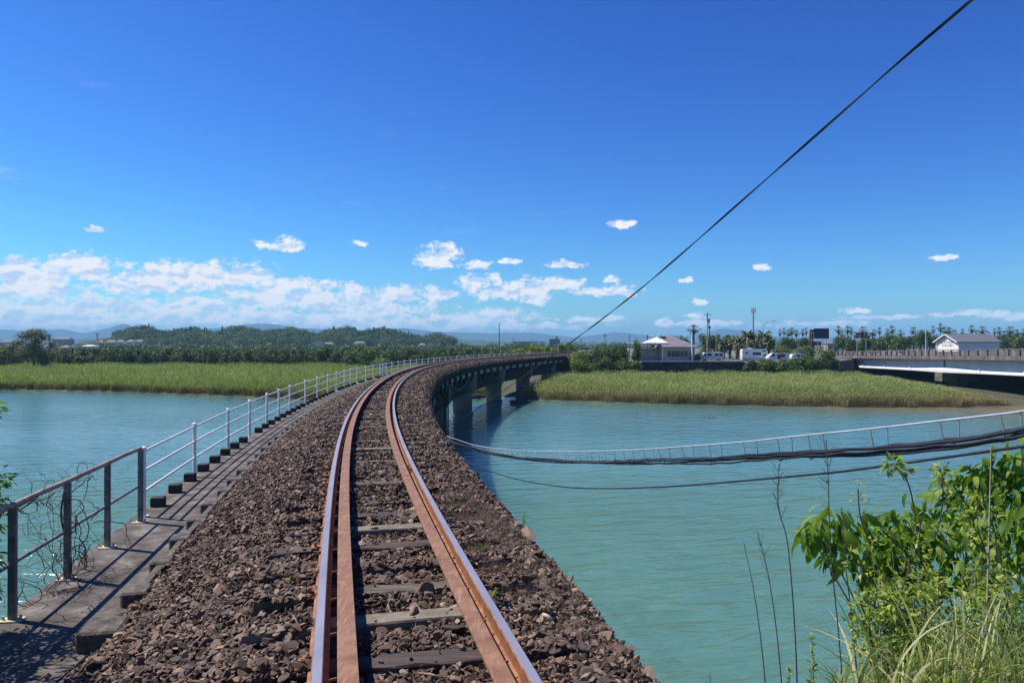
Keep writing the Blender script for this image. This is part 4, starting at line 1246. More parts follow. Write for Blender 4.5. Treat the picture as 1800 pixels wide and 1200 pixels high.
# palms ---------------------------------------------------------------
def frond_verts(origin, az, el, L, droop, W, nseg=6, fan=False):
    V = []; Fs = []
    p = np.array(origin, float); d = np.array([math.cos(az) * math.cos(el), math.sin(az) * math.cos(el), math.sin(el)])
    side = np.array([-math.sin(az), math.cos(az), 0])
    for i in range(nseg + 1):
        t = i / nseg
        w = W * math.sin(math.pi * min(1, .12 + t * .88)) ** .7 if not fan else W * (t ** 1.2)
        sagv = np.array([0, 0, -w * .45])
        V += [p - side * w + sagv, p, p + side * w + sagv]
        el2 = el - droop * t
        d = np.array([math.cos(az) * math.cos(el2), math.sin(az) * math.cos(el2), math.sin(el2)])
        p = p + d * L / nseg
    for i in range(nseg):
        a = i * 3
        Fs += [(a, a + 1, a + 4, a + 3), (a + 1, a + 2, a + 5, a + 4)]
    return V, Fs
def palm_proto(kind):
    """built at the origin, 1 unit = 1 m; returns trunk and crown meshes"""
    mbt = MB(); mbc = MB()
    rr = random.Random(3)
    if kind == 'date':
        H = 3.2
        mbt.tube([(0, 0, -.3), (0, 0, H * .5), (0, 0, H)], [.34, .30, .36], 9)
        for i in range(120):
            az = rr.uniform(0, 2 * math.pi); el = rr.uniform(-.5, 1.35)
            V, Fs = frond_verts((0, 0, H), az, el, rr.uniform(1.5, 2.5), rr.uniform(1.2, 2.2), .26, 7)
            mbc.add(V, Fs)
    else:
        H = 8.0
        mbt.tube([(0, 0, -.3), (.06, 0, H * .5), (0, 0, H)], [.20, .15, .13], 8)
        for i in range(44):
            az = rr.uniform(0, 2 * math.pi); el = rr.uniform(-1.2, 1.4)
            # petiole and pleated fan
            L = rr.uniform(.6, .9)
            d = np.array([math.cos(az) * math.cos(el), math.sin(az) * math.cos(el), math.sin(el)])
            o0 = np.array([0, 0, H + rr.uniform(-.3, .1)]); o1 = o0 + d * L
            side = np.array([-math.sin(az), math.cos(az), 0])
            for k in range(7):
                a = (k - 3) * .36
                dd = d * math.cos(a) + side * math.sin(a)
                q = o1 + dd * rr.uniform(.55, .85); q[2] -= .18
                m_ = o1 + dd * .4
                pp = np.cross(dd, (0, 0, 1)); pp = pp / (np.linalg.norm(pp) + 1e-6) * .06
                mbc.add([o1, m_ + pp, q, m_ - pp], [(0, 1, 2, 3)])
            mbc.add([o0 + side * .02, o1 + side * .02, o1 - side * .02, o0 - side * .02], [(0, 1, 2, 3)])
        # hanging dead skirt
        for i in range(26):
            az = rr.uniform(0, 2 * math.pi); r_ = rr.uniform(.15, .32)
            z0 = H - rr.uniform(.1, .5)
            mbc.add([(math.cos(az) * .1, math.sin(az) * .1, z0), (math.cos(az + .5) * r_, math.sin(az + .5) * r_, z0 - .5), (math.cos(az) * r_ * 1.1, math.sin(az) * r_ * 1.1, z0 - 1.0), (math.cos(az - .5) * r_, math.sin(az - .5) * r_, z0 - .5)], [(0, 1, 2, 3)])
    return mbt, mbc, H
def plant_palms(kind, name, spots, group, labels):
    mbt, mbc, H = palm_proto(kind)
    proto = None
    for i, (px, top, Y, wd) in enumerate(spots):
        t = P(px, top, Y)
        zt = t[2]
        full = H + (1.3 if kind == 'date' else .75)
        sc_ = (zt - TZ) / full
        if proto is None:
            root = thing(name, labels[i], 'palm tree', (0, 0, 0), group)
            mbt.build('trunk', M['bark'], root, smooth=True)
            mbc.build('crown', M['palm'] if kind == 'date' else M['fanpalm'], root)
            proto = root
        else:
            root = copy_tree(proto)
            root['label'] = labels[i]
        root.location = (t[0], t[1], TZ)
        k_ = 1 + .34 * math.sin(i * 5.1)
        root.scale = (wd, wd, sc_) if kind == 'date' else (wd * .95 * k_, wd * .95 * k_, sc_ * (1 + .085 * math.sin(i * 3.7)))
        root.rotation_euler = (0, 0, i * 1.7)
date = [(1272, 596, 168, 1.0), (1283, 590, 172, 1.0), (1296, 588, 166, 1.05), (1306, 592, 175, .95), (1316, 580, 170, 1.2), (1330, 594, 164, 1.0), (1343, 580, 172, 1.25), (1352, 590, 166, 1.05), (1322, 600, 160, .9), (1300, 603, 159, .85)]
plant_palms('date', 'date_palm', date, 'date palms behind the camper van',
    ['leftmost date palm of the cluster behind the parked vans', 'date palm second from the left in the cluster', 'date palm third from left, above the white van roof end', 'date palm between the third palm and the tall pole palm',
     'tall date palm just left of the antenna mast', 'middle-height date palm directly above the camper van', 'tallest date palm under the curved street lamp', 'rightmost date palm of the cluster', 'short date palm behind the camper van left end', 'shortest date palm low in front of the cluster'])
fans = [(1219, 573, 178, 1.5), (1371, 578, 262, .9), (1378, 581, 270, .85), (1386, 577, 255, .95), (1392, 580, 275, .85), (1400, 580, 262, .9), (1411, 579, 265, .95), (1417, 580, 258, .9), (1424, 584, 270, .8),
        (1474, 578, 255, .95), (1481, 581, 262, .9), (1490, 575, 250, 1.2), (1496, 578, 255, 1.1), (1503, 582, 262, .9), (1517, 579, 265, 1.0), (1527, 582, 270, .9), (1537, 582, 262, .9), (1546, 577, 258, 1.0), (1560, 577, 262, 1.0), (1568, 578, 255, .9), (1583, 578, 262, 1.0),
        (1606, 579, 262, 1.1), (1620, 580, 270, 1.0), (1640, 573, 258, 1.0), (1653, 573, 262, 1.0), (1661, 572, 258, .95), (1669, 580, 270, 1.0), (1678, 579, 262, 1.1), (1692, 580, 258, 1.0), (1708, 575, 262, 1.1), (1716, 579, 268, 1.0), (1727, 579, 258, 1.1), (1738, 581, 268, .9), (1748, 580, 262, 1.0), (1756, 577, 258, 1.1), (1765, 581, 268, 1.0), (1776, 579, 262, 1.1), (1788, 577, 255, 1.0), (1799, 582, 262, 1.0)]
fl = []
for i, q in enumerate(fans):
    if i == 0: fl.append('single fan palm standing beside the white cafe pillar')
    elif i < 9: fl.append('slim fan palm, %s from the left between the antenna mast and the dark billboard' % ORD[i - 1])
    elif i < 21: fl.append('slim fan palm, %s from the left between the dark billboard and the thin white mast' % ORD[i - 9])
    elif i < 23: fl.append(['fan palm second to the left of the thin white mast behind the road bridge', 'fan palm touching the left side of the thin white mast'][i - 21])
    else: fl.append('slim fan palm, %s from the left above and right of the white house roof' % ORD[i - 23])
plant_palms('fan', 'fan_palm', fans, 'fan palms behind the terrace', fl)

# ------------------------------------------------------------------ retaining wall and cafe
w = thing('retaining_wall', 'long dark retaining wall with pale coping below the cafe terrace', 'wall', (17, 141, 0))
x0 = P(1128, 640, 141)[0]; x1 = P(1306, 640, 141)[0]
mb = MB(); mb.box(((x0 + x1) / 2, 141.15, 2.05), (x1 - x0, .4, 4.3)); 
mb.box((x1 + 1.4, 141.6, 1.9), (2.6, .4, 3.9)); mb.build('wall', M['darkwall'], w)
mb = MB(); mb.box(((x0 + x1) / 2, 141.0, 4.28), (x1 - x0 + .1, .7, .2)); mb.build('coping', M['cap'], w)
# low terrace fence
tf = thing('terrace_fence', 'low thin brown fence along the top of the retaining wall', 'fence', (30, 141.6, 4.15))
for X in np.arange(x0 + .5, x1 + 2, 1.9):
    mb = MB(); mb.box((X, 141.7, 4.75), (.08, .08, 1.0)); mb.build('post', M['brownsteel'], tf)
mb = MB(); mb.box(((x0 + x1) / 2, 141.7, 5.15), (x1 - x0, .05, .06)); mb.box(((x0 + x1) / 2, 141.7, 4.8), (x1 - x0, .05, .05)); mb.build('fence_rail', M['brownsteel'], tf)

cf = thing('cafe', 'low white waterside cafe with wide grey hipped roof and bright white gable canopy', 'building', (P(1180, 634, 148)[0], 148, TZ))
Y = 148
def PX(px, Y=148): return (px - 900) / F * Y
def PZ_(py, Y=148): return CZ - (py - HOR) / F * Y
ze = PZ_(609.5)
# walls
mb = MB(); mb.box(((PX(1163) + PX(1219)) / 2, Y + 4, (TZ + ze) / 2), (PX(1219) - PX(1163), 8, ze - TZ)); mb.build('wall', M['grey_wall'], cf)
mb = MB(); mb.box(((PX(1125) + PX(1162)) / 2, Y + 5.5, (TZ + ze) / 2 - .1), (PX(1162) - PX(1125), 6, ze - TZ - .3)); mb.build('porch_wall', M['grey_wall'], cf)
for a, b_ in ((1173.5, 1179), (1180.5, 1185), (1186, 1194.5), (1196, 1201.5), (1203, 1208.5)):
    mb = MB(); mb.box(((PX(a) + PX(b_)) / 2, Y - .02, (PZ_(616.5) + PZ_(627)) / 2), (PX(b_) - PX(a), .08, PZ_(616.5) - PZ_(627)))
    wdw = mb.build('window', M['glass'], cf)
mb = MB(); mb.box(((PX(1173) + PX(1209)) / 2, Y - .05, PZ_(627.6)), (PX(1209) - PX(1173), .16, .10)); mb.build('sill', M['white_wall'], cf)
mb = MB(); mb.box(((PX(1211.5) + PX(1215.5)) / 2, Y - .02, (PZ_(618) + TZ) / 2), (PX(1215.5) - PX(1211.5), .08, PZ_(618) - TZ)); mb.build('door', M['glass'], cf)
mb = MB(); mb.box((PX(1163.6), Y - .6, (TZ + ze) / 2), (.22, .22, ze - TZ)); mb.build('post', M['white_wall'], cf)
# main hipped roof (lower skirt), slopes up to the ridge behind
zr = PZ_(588, 154)
mb = MB()
V = [(PX(1158), Y - 1.2, ze), (PX(1226), Y - 1.2, ze), (PX(1226, 158), 158, ze), (PX(1150, 158), 158, ze), (PX(1167, 154), 153.5, zr), (PX(1176, 154), 153.5, zr)]
V2 = [(a, b_, c - .18) for a, b_, c in V[:4]]
mb.add(V + V2, [(0, 1, 5, 4), (1, 2, 5), (2, 3, 4, 5), (3, 0, 4), (0, 6, 7, 1), (1, 7, 8, 2), (2, 8, 9, 3), (3, 9, 6, 0), (9, 8, 7, 6)])
mb.build('roof', M['purple_roof'], cf)
mb = MB(); mb.poly([(PX(1092), Y - .3, PZ_(606)), (PX(1160), Y - 1.0, PZ_(606.5)), (PX(1156, 154), 154, PZ_(604, 154)), (PX(1095, 154), 154, PZ_(604, 154))], .22); mb.build('porch_roof', M['purple_roof'], cf)
mb = MB(); mb.poly([(PX(1100), Y - .1, PZ_(610)), (PX(1160), Y - .8, PZ_(611)), (PX(1160), Y + .6, PZ_(611)), (PX(1100), Y + .8, PZ_(610))], .2); mb.build('awning', M['darkpanel'], cf)
# bright gable roofs
mb = MB(); a = (PX(1137), Y + .5, PZ_(602.5)); b_ = (PX(1176), Y + .2, PZ_(602.8)); c = (PX(1154, 151), 151, PZ_(592, 151))
mb.add([a, b_, c, (a[0], a[1] + 5, a[2]), (b_[0], b_[1] + 5, b_[2])], [(0, 1, 2), (1, 4, 2), (3, 0, 2), (4, 3, 2)]); mb.build('white_canopy', M['white_wall'], cf)
mb = MB(); mb.poly([(PX(1172, 155), 155, PZ_(589, 155)), (PX(1178, 155), 155, PZ_(588.6, 155)), (PX(1195, 157), 157, PZ_(594, 157)), (PX(1193, 157), 157, PZ_(596, 157))], .12); mb.build('skylight_roof', M['white_wall'], cf)
mb = MB(); mb.box((PX(1166.5, 151.5), 151.4, PZ_(593, 151.5)), (.9, .3, .45)); mb.build('roof_vent', M['glass'], cf)
pl = thing('white_pillar', 'tall plain white pillar at the right corner of the cafe roof', 'pillar', (PX(1213.5), Y - .9, TZ))
mb = MB(); mb.box((PX(1213.5), Y - 1.5, (PZ_(585) + TZ) / 2), (.26, .26, PZ_(585) - TZ), bev=.03); mb.build('pillar', M['white_wall'], pl)
mb = MB(); mb.box((PX(1213.5), Y - 1.5, TZ + .15), (.5, .5, .3), bev=.03); mb.build('base', M['grey_wall'], pl)

# ------------------------------------------------------------------ vehicles
def vehicle(name, label, px0, px1, ytop, Y, outline, wins, L=None, mat='vwhite', extra=None, group='vehicles parked on the terrace'):
    """side outline (u 0..1 along, v 0..1 up) extruded across; seen side-on"""
    xa_, xb_ = PX(px0, Y), PX(px1, Y); L = xb_ - xa_; zt = PZ_(ytop, Y); H = zt - TZ - .28
    t = thing(name, label, 'van' if 'van' in name else ('camper' if 'camper' in name else 'car'), ((xa_ + xb_) / 2, Y + .85, TZ), group)
    W_ = 1.75
    mb = MB()
    pts = [(xa_ + u * L, Y, TZ + .28 + v * H) for u, v in outline]
    n = len(pts)
    # body with slightly drawn-in roof
    def ins(p, k): 
        vv = (p[2] - TZ - .28) / H
        return (p[0], Y + W_ / 2 + k * (W_ / 2) * (1 - .10 * max(0, vv - .45) / .55), p[2])
    V = [ins(p, -1) for p in pts] + [ins(p, 1) for p in pts]
    Fs = [tuple(range(n)), tuple(range(2 * n - 1, n - 1, -1))] + [((i + 1) % n, i, n + i, n + (i + 1) % n) for i in range(n)]
    mb.add(V, Fs); mb.build('body', M[mat], t)
    for (u0, u1, v0, v1, sk_) in wins:
        mb = MB()
        q = [(xa_ + u0 * L, v0), (xa_ + u1 * L, v0), (xa_ + (u1) * L, v1), (xa_ + (u0 + sk_) * L, v1)]
        V = []
        for (x, v) in q:
            yy = Y + W_ / 2 - (W_ / 2) * (1 - .10 * max(0, v - .45) / .55)
            V.append((x, yy - .012, TZ + .28 + v * H))
        V += [(a, b + .05, c) for a, b, c in V]
        mb.add(V, [(0, 1, 2, 3), (7, 6, 5, 4), (0, 4, 5, 1), (1, 5, 6, 2), (2, 6, 7, 3), (3, 7, 4, 0)])
        mb.build('window', M['glass'], t)
    for u in (.17, .80):
        for yy in (Y + .06, Y + W_ - .2):
            mb = MB(); c = (xa_ + u * L, yy, TZ + .31)
            mb.tube([(c[0], c[1] - .02, c[2]), (c[0], c[1] + .18, c[2])], .31, 14)
            wh = mb.build('wheel', M['black'], t)
            if yy < Y + 1:
                mb = MB(); mb.tube([(c[0], c[1] - .035, c[2]), (c[0], c[1] - .022, c[2])], .17, 10); mb.build('hub_cap', M['greypole'], wh)
    mb = MB(); mb.box((xa_ - .02, Y + .35, TZ + .62), (.06, .3, .16)); mb.build('headlight', M['galv'], t)
    mb = MB(); mb.box((xb_ + .0, Y + W_ / 2, TZ + .42), (.1, W_ * .96, .16)); mb.build('bumper', M['darkpanel'], t)
    if extra: extra(t, xa_, L, H)
    return t
vehicle('parked_van', 'white passenger van with side windows parked right of the cafe', 1233.5, 1273, 619.5, 154,
        [(0, 0), (1, 0), (1, .95), (.98, 1), (.17, 1), (.12, .93), (.02, .5), (0, .4)], [(.09, .2, .5, .86, .07), (.24, .45, .5, .86, .02), (.58, .76, .5, .86, 0), (.79, .94, .5, .86, 0)])
def camper_x(t, xa_, L, H):
    mb = MB(); mb.box((xa_ + .5 * L, 152 - .03, TZ + .5), (L * .9, .03, .12)); mb.build('stripe', M['greyp'], t)
    mb = MB(); mb.box((xa_ + .35 * L, 152.8, TZ + .28 + H + .08), (.8, .6, .16), bev=.03); mb.build('roof_hatch', M['vwhite'], t)
vehicle('camper_van', 'tall white camper with a wide dark side window beside the date palms', 1305, 1349.5, 613, 152,
        [(0, 0), (.93, 0), (1, .25), (.97, .4), (.93, .52), (.97, .62), (.97, .9), (.90, .98), (.5, 1), (.05, .97), (0, .9)], [(.42, .74, .42, .68, 0), (.12, .22, .55, .70, 0), (.78, .95, .74, .86, 0), (.82, .93, .32, .5, 0)], extra=camper_x)
def flat_x(t, xa_, L, H):
    mb = MB(); mb.box((xa_ + .62 * L, 149.6, TZ + .28 + H * .62), (L * .34, .06, H * .5)); mb.build('load', M['redsign'], t)
vehicle('flatbed_van', 'small white cab-over van with a dark open side and brown load', 1350.5, 1388, 620.5, 149.7,
        [(0, 0), (1, 0), (1, .92), (.97, 1), (.24, 1), (.19, .93), (.04, .5), (0, .35)], [(.12, .32, .5, .9, .08), (.42, .58, .1, .75, 0)], extra=flat_x)
vehicle('parked_car', 'white car partly hidden by bushes at the right end of the parked vans', 1392, 1421, 622, 153,
        [(0, 0), (1, 0), (1, .5), (.9, .6), (.82, .98), (.72, 1), (.12, 1), (.03, .85), (0, .5)], [(.22, .5, .5, .86, .03), (.54, .78, .5, .86, 0)])
vehicle('dark_car', 'dark small car between the cafe and the white passenger van', 1222, 1232.5, 622.5, 156,
        [(0, 0), (1, 0), (1, .5), (.85, .6), (.7, .95), (.3, 1), (.1, .6), (0, .5)], [(.3, .7, .6, .88, .05)], mat='darkpanel')

# ------------------------------------------------------------------ poles, masts, signs
def pole(name, label, cat, px, ytop, Y, r_, mat='darkpole', base=TZ, lean=0):
    x = PX(px, Y); z = PZ_(ytop, Y)
    t = thing(name, label, cat, (x, Y, base))
    mb = MB(); mb.tube([(x, Y, base - .2), (x + lean, Y, z)], [r_, r_ * .7], 8); mb.build('pole', M[mat], t, smooth=True)
    return t, x, z
t, x, z = pole('utility_pole', 'tall utility pole with crossarm and transformer between cafe and date palms', 'utility pole', 1243.5, 549, 158, .16, 'greypole')
mb = MB(); mb.box((x, 158, PZ_(553, 158)), (1.5, .1, .1)); mb.box((x + .1, 158, PZ_(561, 158)), (1.1, .1, .08)); mb.build('crossarm', M['darkpole'], t)
mb = MB(); mb.tube([(x + .35, 158, PZ_(567, 158)), (x + .35, 158, PZ_(560, 158))], .2, 8); mb.build('transformer', M['greypole'], t)
for dx in (-.65, -.3, .3, .65):
    mb = MB(); mb.tube([(x + dx, 158, PZ_(553, 158)), (x + dx, 158, PZ_(551.3, 158))], .04, 5); mb.build('insulator', M['white_wall'], t)
t, x, z = pole('leaning_pole', 'thinner pole leaning against the tall utility pole', 'utility pole', 1250.5, 566, 159, .13, 'darkpole', lean=-.55)
mb = MB(); mb.box((x - .4, 159, PZ_(575, 159)), (.5, .12, .5)); mb.build('junction_box', M['darkpole'], t)
t, x, z = pole('antenna_mast', 'grey mobile phone antenna mast rising above the date palms', 'antenna mast', 1324, 542, 185, .22, 'greypole')
for k in range(6):
    a = k * math.pi / 3
    mb = MB(); mb.box((x + .55 * math.cos(a), 185 + .55 * math.sin(a), PZ_(545.5, 185)), (.18, .14, 1.25)); mb.build('antenna_panel', M['whitep'], t)
mb = MB()
for zz in (543.5, 548, 558.5):
    pts = [(x + .62 * math.cos(a), 185 + .62 * math.sin(a), PZ_(zz, 185)) for a in np.linspace(0, 2 * math.pi, 13)]
    mb.tube(pts, .04, 4)
    for a in (0, 2.1, 4.2): mb.tube([(x, 185, PZ_(zz, 185)), (x + .62 * math.cos(a), 185 + .62 * math.sin(a), PZ_(zz, 185))], .04, 4)
mb.build('platform', M['greypole'], t)
# curved street lamp
Y = 165; x = PX(1341.5, Y)
t = thing('street_lamp', 'curved-arm street lamp rising from the tallest date palm', 'street lamp', (x, Y, TZ))
mb = MB(); mb.tube([(x, Y, TZ), (x, Y, PZ_(578, Y)), (x + .12, Y, PZ_(571, Y)), (x + .7, Y, PZ_(566.5, Y)), (x + 1.5, Y, PZ_(564.8, Y)), (x + 2.1, Y, PZ_(564.2, Y))], [.1, .075, .06, .05, .045, .04], 8); mb.build('pole', M['greypole'], t, smooth=True)
mb = MB(); mb.box((x + 2.45, Y, PZ_(564.2, Y)), (.75, .28, .14), bev=.04); mb.build('lamp_head', M['greypole'], t)
# slim lamp post near the trees
t, x, z = pole('lamp_post', 'slim grey lamp post left of the date palms', 'lamp post', 1258.5, 586, 170, .07, 'greypole')
mb = MB(); mb.tube([(x, 170, z), (x + .3, 170, z + .45), (x + .7, 170, z + .7)], .04, 6); mb.build('arm', M['greypole'], t)
for px, yt, Y, r_, lab in ((877.5, 567, 300, .22, 'tall solitary dark mast standing above the tree belt'), (1021.5, 594.5, 190, .10, 'short dark pole beside the overhead cable'), (1063.5, 586, 200, .13, 'dark utility pole left of the cafe shrubs'), (1106.5, 588, 210, .10, 'thin pole above the left end of the cafe roof'), (1138, 587.5, 205, .13, 'dark pole behind the white canopy of the cafe')):
    t, x, z = pole('distant_pole', lab, 'pole', px, yt, Y, r_, 'darkpole', base=1.0)
    mb = MB(); mb.box((x, Y, z - .6), (1.3 if r_ > .1 and Y < 250 else .3, .1, .12)); mb.build('crossarm', M['darkpole'], t)
t, x, z = pole('railway_post', 'slim white post at the far end of the white railing', 'post', 980.5, 607, 150, .07, 'whitep', base=5.0)
mb = MB(); mb.box((x, 150, z + .05), (.25, .1, .3)); mb.build('plate', M['whitep'], t)
t, x, z = pole('white_mast', 'thin white mast with a slanting stay behind the road bridge railing', 'mast', 1627.5, 566, 175, .11, 'whitep')
mb = MB(); mb.tube([(x + .9, 175, TZ), (x + .05, 175, PZ_(582, 175))], .06, 6); mb.build('stay', M['greypole'], t)
mb = MB(); mb.box((x + .1, 175, PZ_(590, 175)), (1.0, .06, .06)); mb.build('crossarm', M['greypole'], t)

# dark billboard seen from behind
Y = 172
bb = thing('billboard', 'large dark billboard seen from behind on a brown steel frame', 'billboard', (PX(1441, Y), Y, TZ))
mb = MB(); mb.box(((PX(1431, Y) + PX(1457, Y)) / 2, Y, (PZ_(577, Y) + PZ_(595, Y)) / 2), (PX(1457, Y) - PX(1431, Y), .25, PZ_(577, Y) - PZ_(595, Y)))
mb.build('panel', M['darkpanel'], bb)
mb = MB()
for yy in (579.5, 584, 588.5, 593): mb.box(((PX(1431, Y) + PX(1457, Y)) / 2, Y - .18, PZ_(yy, Y)), (PX(1457, Y) - PX(1431, Y) - .1, .1, .12))
mb.build('batten', M['darkpole'], bb)
for px in (1424.5, 1428.5):
    mb = MB(); mb.tube([(PX(px, Y), Y, TZ), (PX(px, Y), Y, PZ_(579, Y))], .2, 6); mb.build('leg', M['brownsteel'], bb)
mb = MB(); mb.box(((PX(1424.5, Y) + PX(1432, Y)) / 2, Y, PZ_(581, Y)), (1.1, .15, .5)); mb.box(((PX(1424.5, Y) + PX(1432, Y)) / 2, Y, PZ_(590, Y)), (1.1, .15, .3)); mb.build('bracket', M['brownsteel'], bb)
for px in (1438, 1447, 1453):
    mb = MB(); mb.tube([(PX(px, Y), Y + .2, TZ), (PX(px, Y), Y + .2, PZ_(595, Y))], .07, 6); mb.build('leg', M['greypole'], bb)
mb = MB(); mb.box(((PX(1428, Y) + PX(1445, Y)) / 2, Y + .5, PZ_(603.5, Y)), (PX(1445, Y) - PX(1428, Y), .15, .95)); mb.build('lower_panel', M['redsign'], bb)
# red-brown sign
Y = 185
rs = thing('brown_sign', 'red-brown signboard on thin posts among the palms behind the road bridge', 'sign', (PX(1515, Y), Y, TZ))
mb = MB(); mb.box(((PX(1504.5, Y) + PX(1524.5, Y)) / 2, Y, (PZ_(584, Y) + PZ_(594, Y)) / 2), (PX(1524.5, Y) - PX(1504.5, Y), .2, PZ_(584, Y) - PZ_(594, Y))); mb.build('panel', M['redsign'], rs)
mb = MB(); mb.box((PX(1519.5, Y), Y - .14, PZ_(587, Y)), (.18, .06, 1.3)); mb.box((PX(1511, Y), Y - .14, PZ_(590, Y)), (.3, .06, .9)); mb.box((PX(1507, Y), Y - .14, PZ_(588.5, Y)), (.12, .06, .9)); mb.build('stripe', M['townwhite'], rs)
for px in (1506.5, 1523):
    mb = MB(); mb.tube([(PX(px, Y), Y + .15, TZ), (PX(px, Y), Y + .15, PZ_(585, Y))], .09, 6); mb.build('leg', M['greypole'], rs)
t, x, z = pole('brown_sign_post', 'thick dark brown post right of the red-brown signboard', 'post', 1534, 583, 180, .2, 'brownsteel')
mb = MB(); mb.box((x - .35, 180, PZ_(586.5, 180)), (.8, .12, .5)); mb.build('bracket', M['greypole'], t)

# ------------------------------------------------------------------ white house on the right
Y = 200
hs = thing('white_house', 'white gabled house with dark grey roof behind the road bridge', 'house', (PX(1685, Y) + 5, Y + 5, TZ))
xa_, xb_ = PX(1685, Y), PX(1757, Y)
ze = PZ_(600.8, Y); D = 10.5; ym = Y + D / 2; zr = PZ_(588, ym)
mb = MB()
V = [(xa_, Y, TZ), (xb_, Y, TZ), (xb_, Y + D, TZ), (xa_, Y + D, TZ), (xa_, Y, ze), (xb_, Y, ze), (xb_, Y + D, ze), (xa_, Y + D, ze), (xa_, ym, zr - .1), (xb_, ym, zr - .1)]
mb.add(V, [(0, 1, 5, 4), (1, 2, 6, 9, 5), (2, 3, 7, 6), (3, 0, 4, 8, 7), (4, 5, 9, 8), (6, 7, 8, 9)])
mb.build('wall', M['white_wall'], hs)
for sgn in (0, 1):
    mb = MB(); oh = .45
    y0 = Y - oh if not sgn else Y + D + oh
    zz = ze - (zr - ze) * oh / (D / 2)
    A = [(xa_ - .7, y0, zz + .05), (xb_ + .6, y0, zz + .05), (xb_ + .6, ym, zr + .05), (xa_ - .7, ym, zr + .05)]
    mb.add(A + [(a, b, c + .16) for a, b, c in A], [(0, 1, 2, 3), (7, 6, 5, 4), (0, 4, 5, 1), (1, 5, 6, 2), (2, 6, 7, 3), (3, 7, 4, 0)])
    mb.build('roof', M['slate'], hs)
    mb = MB()
    A = [(xa_ - .78, y0, zz - .08), (xa_ - .78, ym, zr - .08), (xa_ - .78, ym, zr + .24), (xa_ - .78, y0, zz + .24)]
    mb.add(A + [(a + .075, b, c) for a, b, c in A], [(0, 1, 2, 3), (7, 6, 5, 4), (0, 4, 5, 1), (1, 5, 6, 2), (2, 6, 7, 3), (3, 7, 4, 0)])
    mb.build('barge_board', M['whitep'], hs)
rr = random.Random(5)
for row, zz, n, y0, y1 in ((0, PZ_(601.3, ym), 8, ym - 3.0, ym + 2.9), (1, PZ_(606.8, ym), 7, ym - 2.6, ym + 2.5)):
    for k in range(n):
        yy = y1 + (y0 - y1) * (k + .5) / n
        mb = MB(); H_ = .62
        mb.box((xa_ - .03, yy + .13, zz), (.05, .09, H_))
        c_ = rr.randrange(4)
        if c_ in (0, 1): mb.box((xa_ - .03, yy - .10, zz), (.05, .09, H_))
        if c_ in (1, 2): mb.box((xa_ - .032, yy, zz - H_ / 2 + .05), (.05, .3, .1))
        if c_ in (0, 2, 3): mb.box((xa_ - .034, yy, zz + (H_ / 2 - .05 if c_ != 3 else 0)), (.05, .28, .1))
        mb.build('wall_letter', M['townbrown'], hs)
mb = MB(); mb.tube([(xa_ - .25, Y + D - .5, TZ), (xa_ - .25, Y + D - .5, ze + .4)], .14, 8); mb.build('downpipe', M['whitep'], hs)

# ------------------------------------------------------------------ road bridge
rb = thing('road_bridge', 'white steel girder road bridge with stained concrete parapet on the right', 'road bridge', (68, 100, 0))
def rbx(Y): return 54.5 + 0.1385 * Y
def rbt(Y): return 7.15 - 1.55 * np.clip((Y - 92) / 102, 0, 1) + (0.12 if Y < 92 else 0)
YB = np.arange(62, 199, 2.9)
def rb_sweep(prof, Ys, name, mat, smooth=False):
    """prof: function(Y)->[(dx, dz)] relative to edge line and parapet top"""
    V = []; n = None
    for Y in Ys:
        pr = prof(Y); n = len(pr)
        V += [(rbx(Y) + a, Y, rbt(Y) + b) for a, b in pr]
    Fs = []
    for i in range(len(Ys) - 1):
        for k in range(n):
            j = (k + 1) % n
            Fs.append((i * n + j, i * n + k, (i + 1) * n + k, (i + 1) * n + j))
    Fs.append(tuple(range(n))); Fs.append(tuple((len(Ys) - 1) * n + k for k in range(n - 1, -1, -1)))
    mb = MB(); mb.add(V, Fs); return mb.build(name, mat, rb, smooth=smooth)
rb_sweep(lambda Y: [(0, -1.0), (.35, -1.0), (.35, -1.12), (24, -1.12), (24, -1.62), (0, -1.62)], YB, 'deck', M['parapet'])
rb_sweep(lambda Y: [(.4, -1.0), (23.6, -1.0), (23.6, -1.10), (.4, -1.10)], YB, 'road', M['asphalt'])
rb_sweep(lambda Y: [(.02, 0), (.22, 0), (.22, -.13), (.02, -.13)], YB, 'parapet_rail', M['parapet'])
rb_sweep(lambda Y: [(.09, -.50), (.15, -.50), (.15, -.55), (.09, -.55)], YB, 'parapet_rail', M['parapet'])
rb_sweep(lambda Y: [(23.7, 0), (24, 0), (24, -1.0), (23.7, -1.0)], YB, 'far_parapet', M['parapet'])
for Y in YB:
    mb = MB(); mb.box((rbx(Y) + .12, Y, rbt(Y) - .52), (.24, .30, 1.0)); mb.build('parapet_post', M['parapet'], rb)
def sun_flare(Y): return math.exp(-((Y - 124.7) / 9.0) ** 2) + .0 * math.exp(-((Y - 178) / 7.0) ** 2)  # invented flare at the pier, shaped so the sun draws a bright wave
YG = np.concatenate([np.arange(62, 198, 1.5)])
def gir(Y):
    bot = -3.72 - .08 * sun_flare(Y) - .0; hb = .52 + .62 * sun_flare(Y)
    fl = .24 + .30 * sun_flare(Y)
    return [(1.25, -1.62), (1.25, bot + hb), (1.25 - fl, bot + hb * .35), (1.25 - fl, bot), (1.55, bot), (1.55, -1.62)]
rb_sweep(gir, YG, 'girder', M['whitesteel'])
for dx in (4.5, 8, 12, 16, 21):
    rb_sweep(lambda Y: [(dx, -1.62), (dx, -3.72), (dx + .3, -3.72), (dx + .3, -1.62)], YB, 'girder', M['whitesteel'])
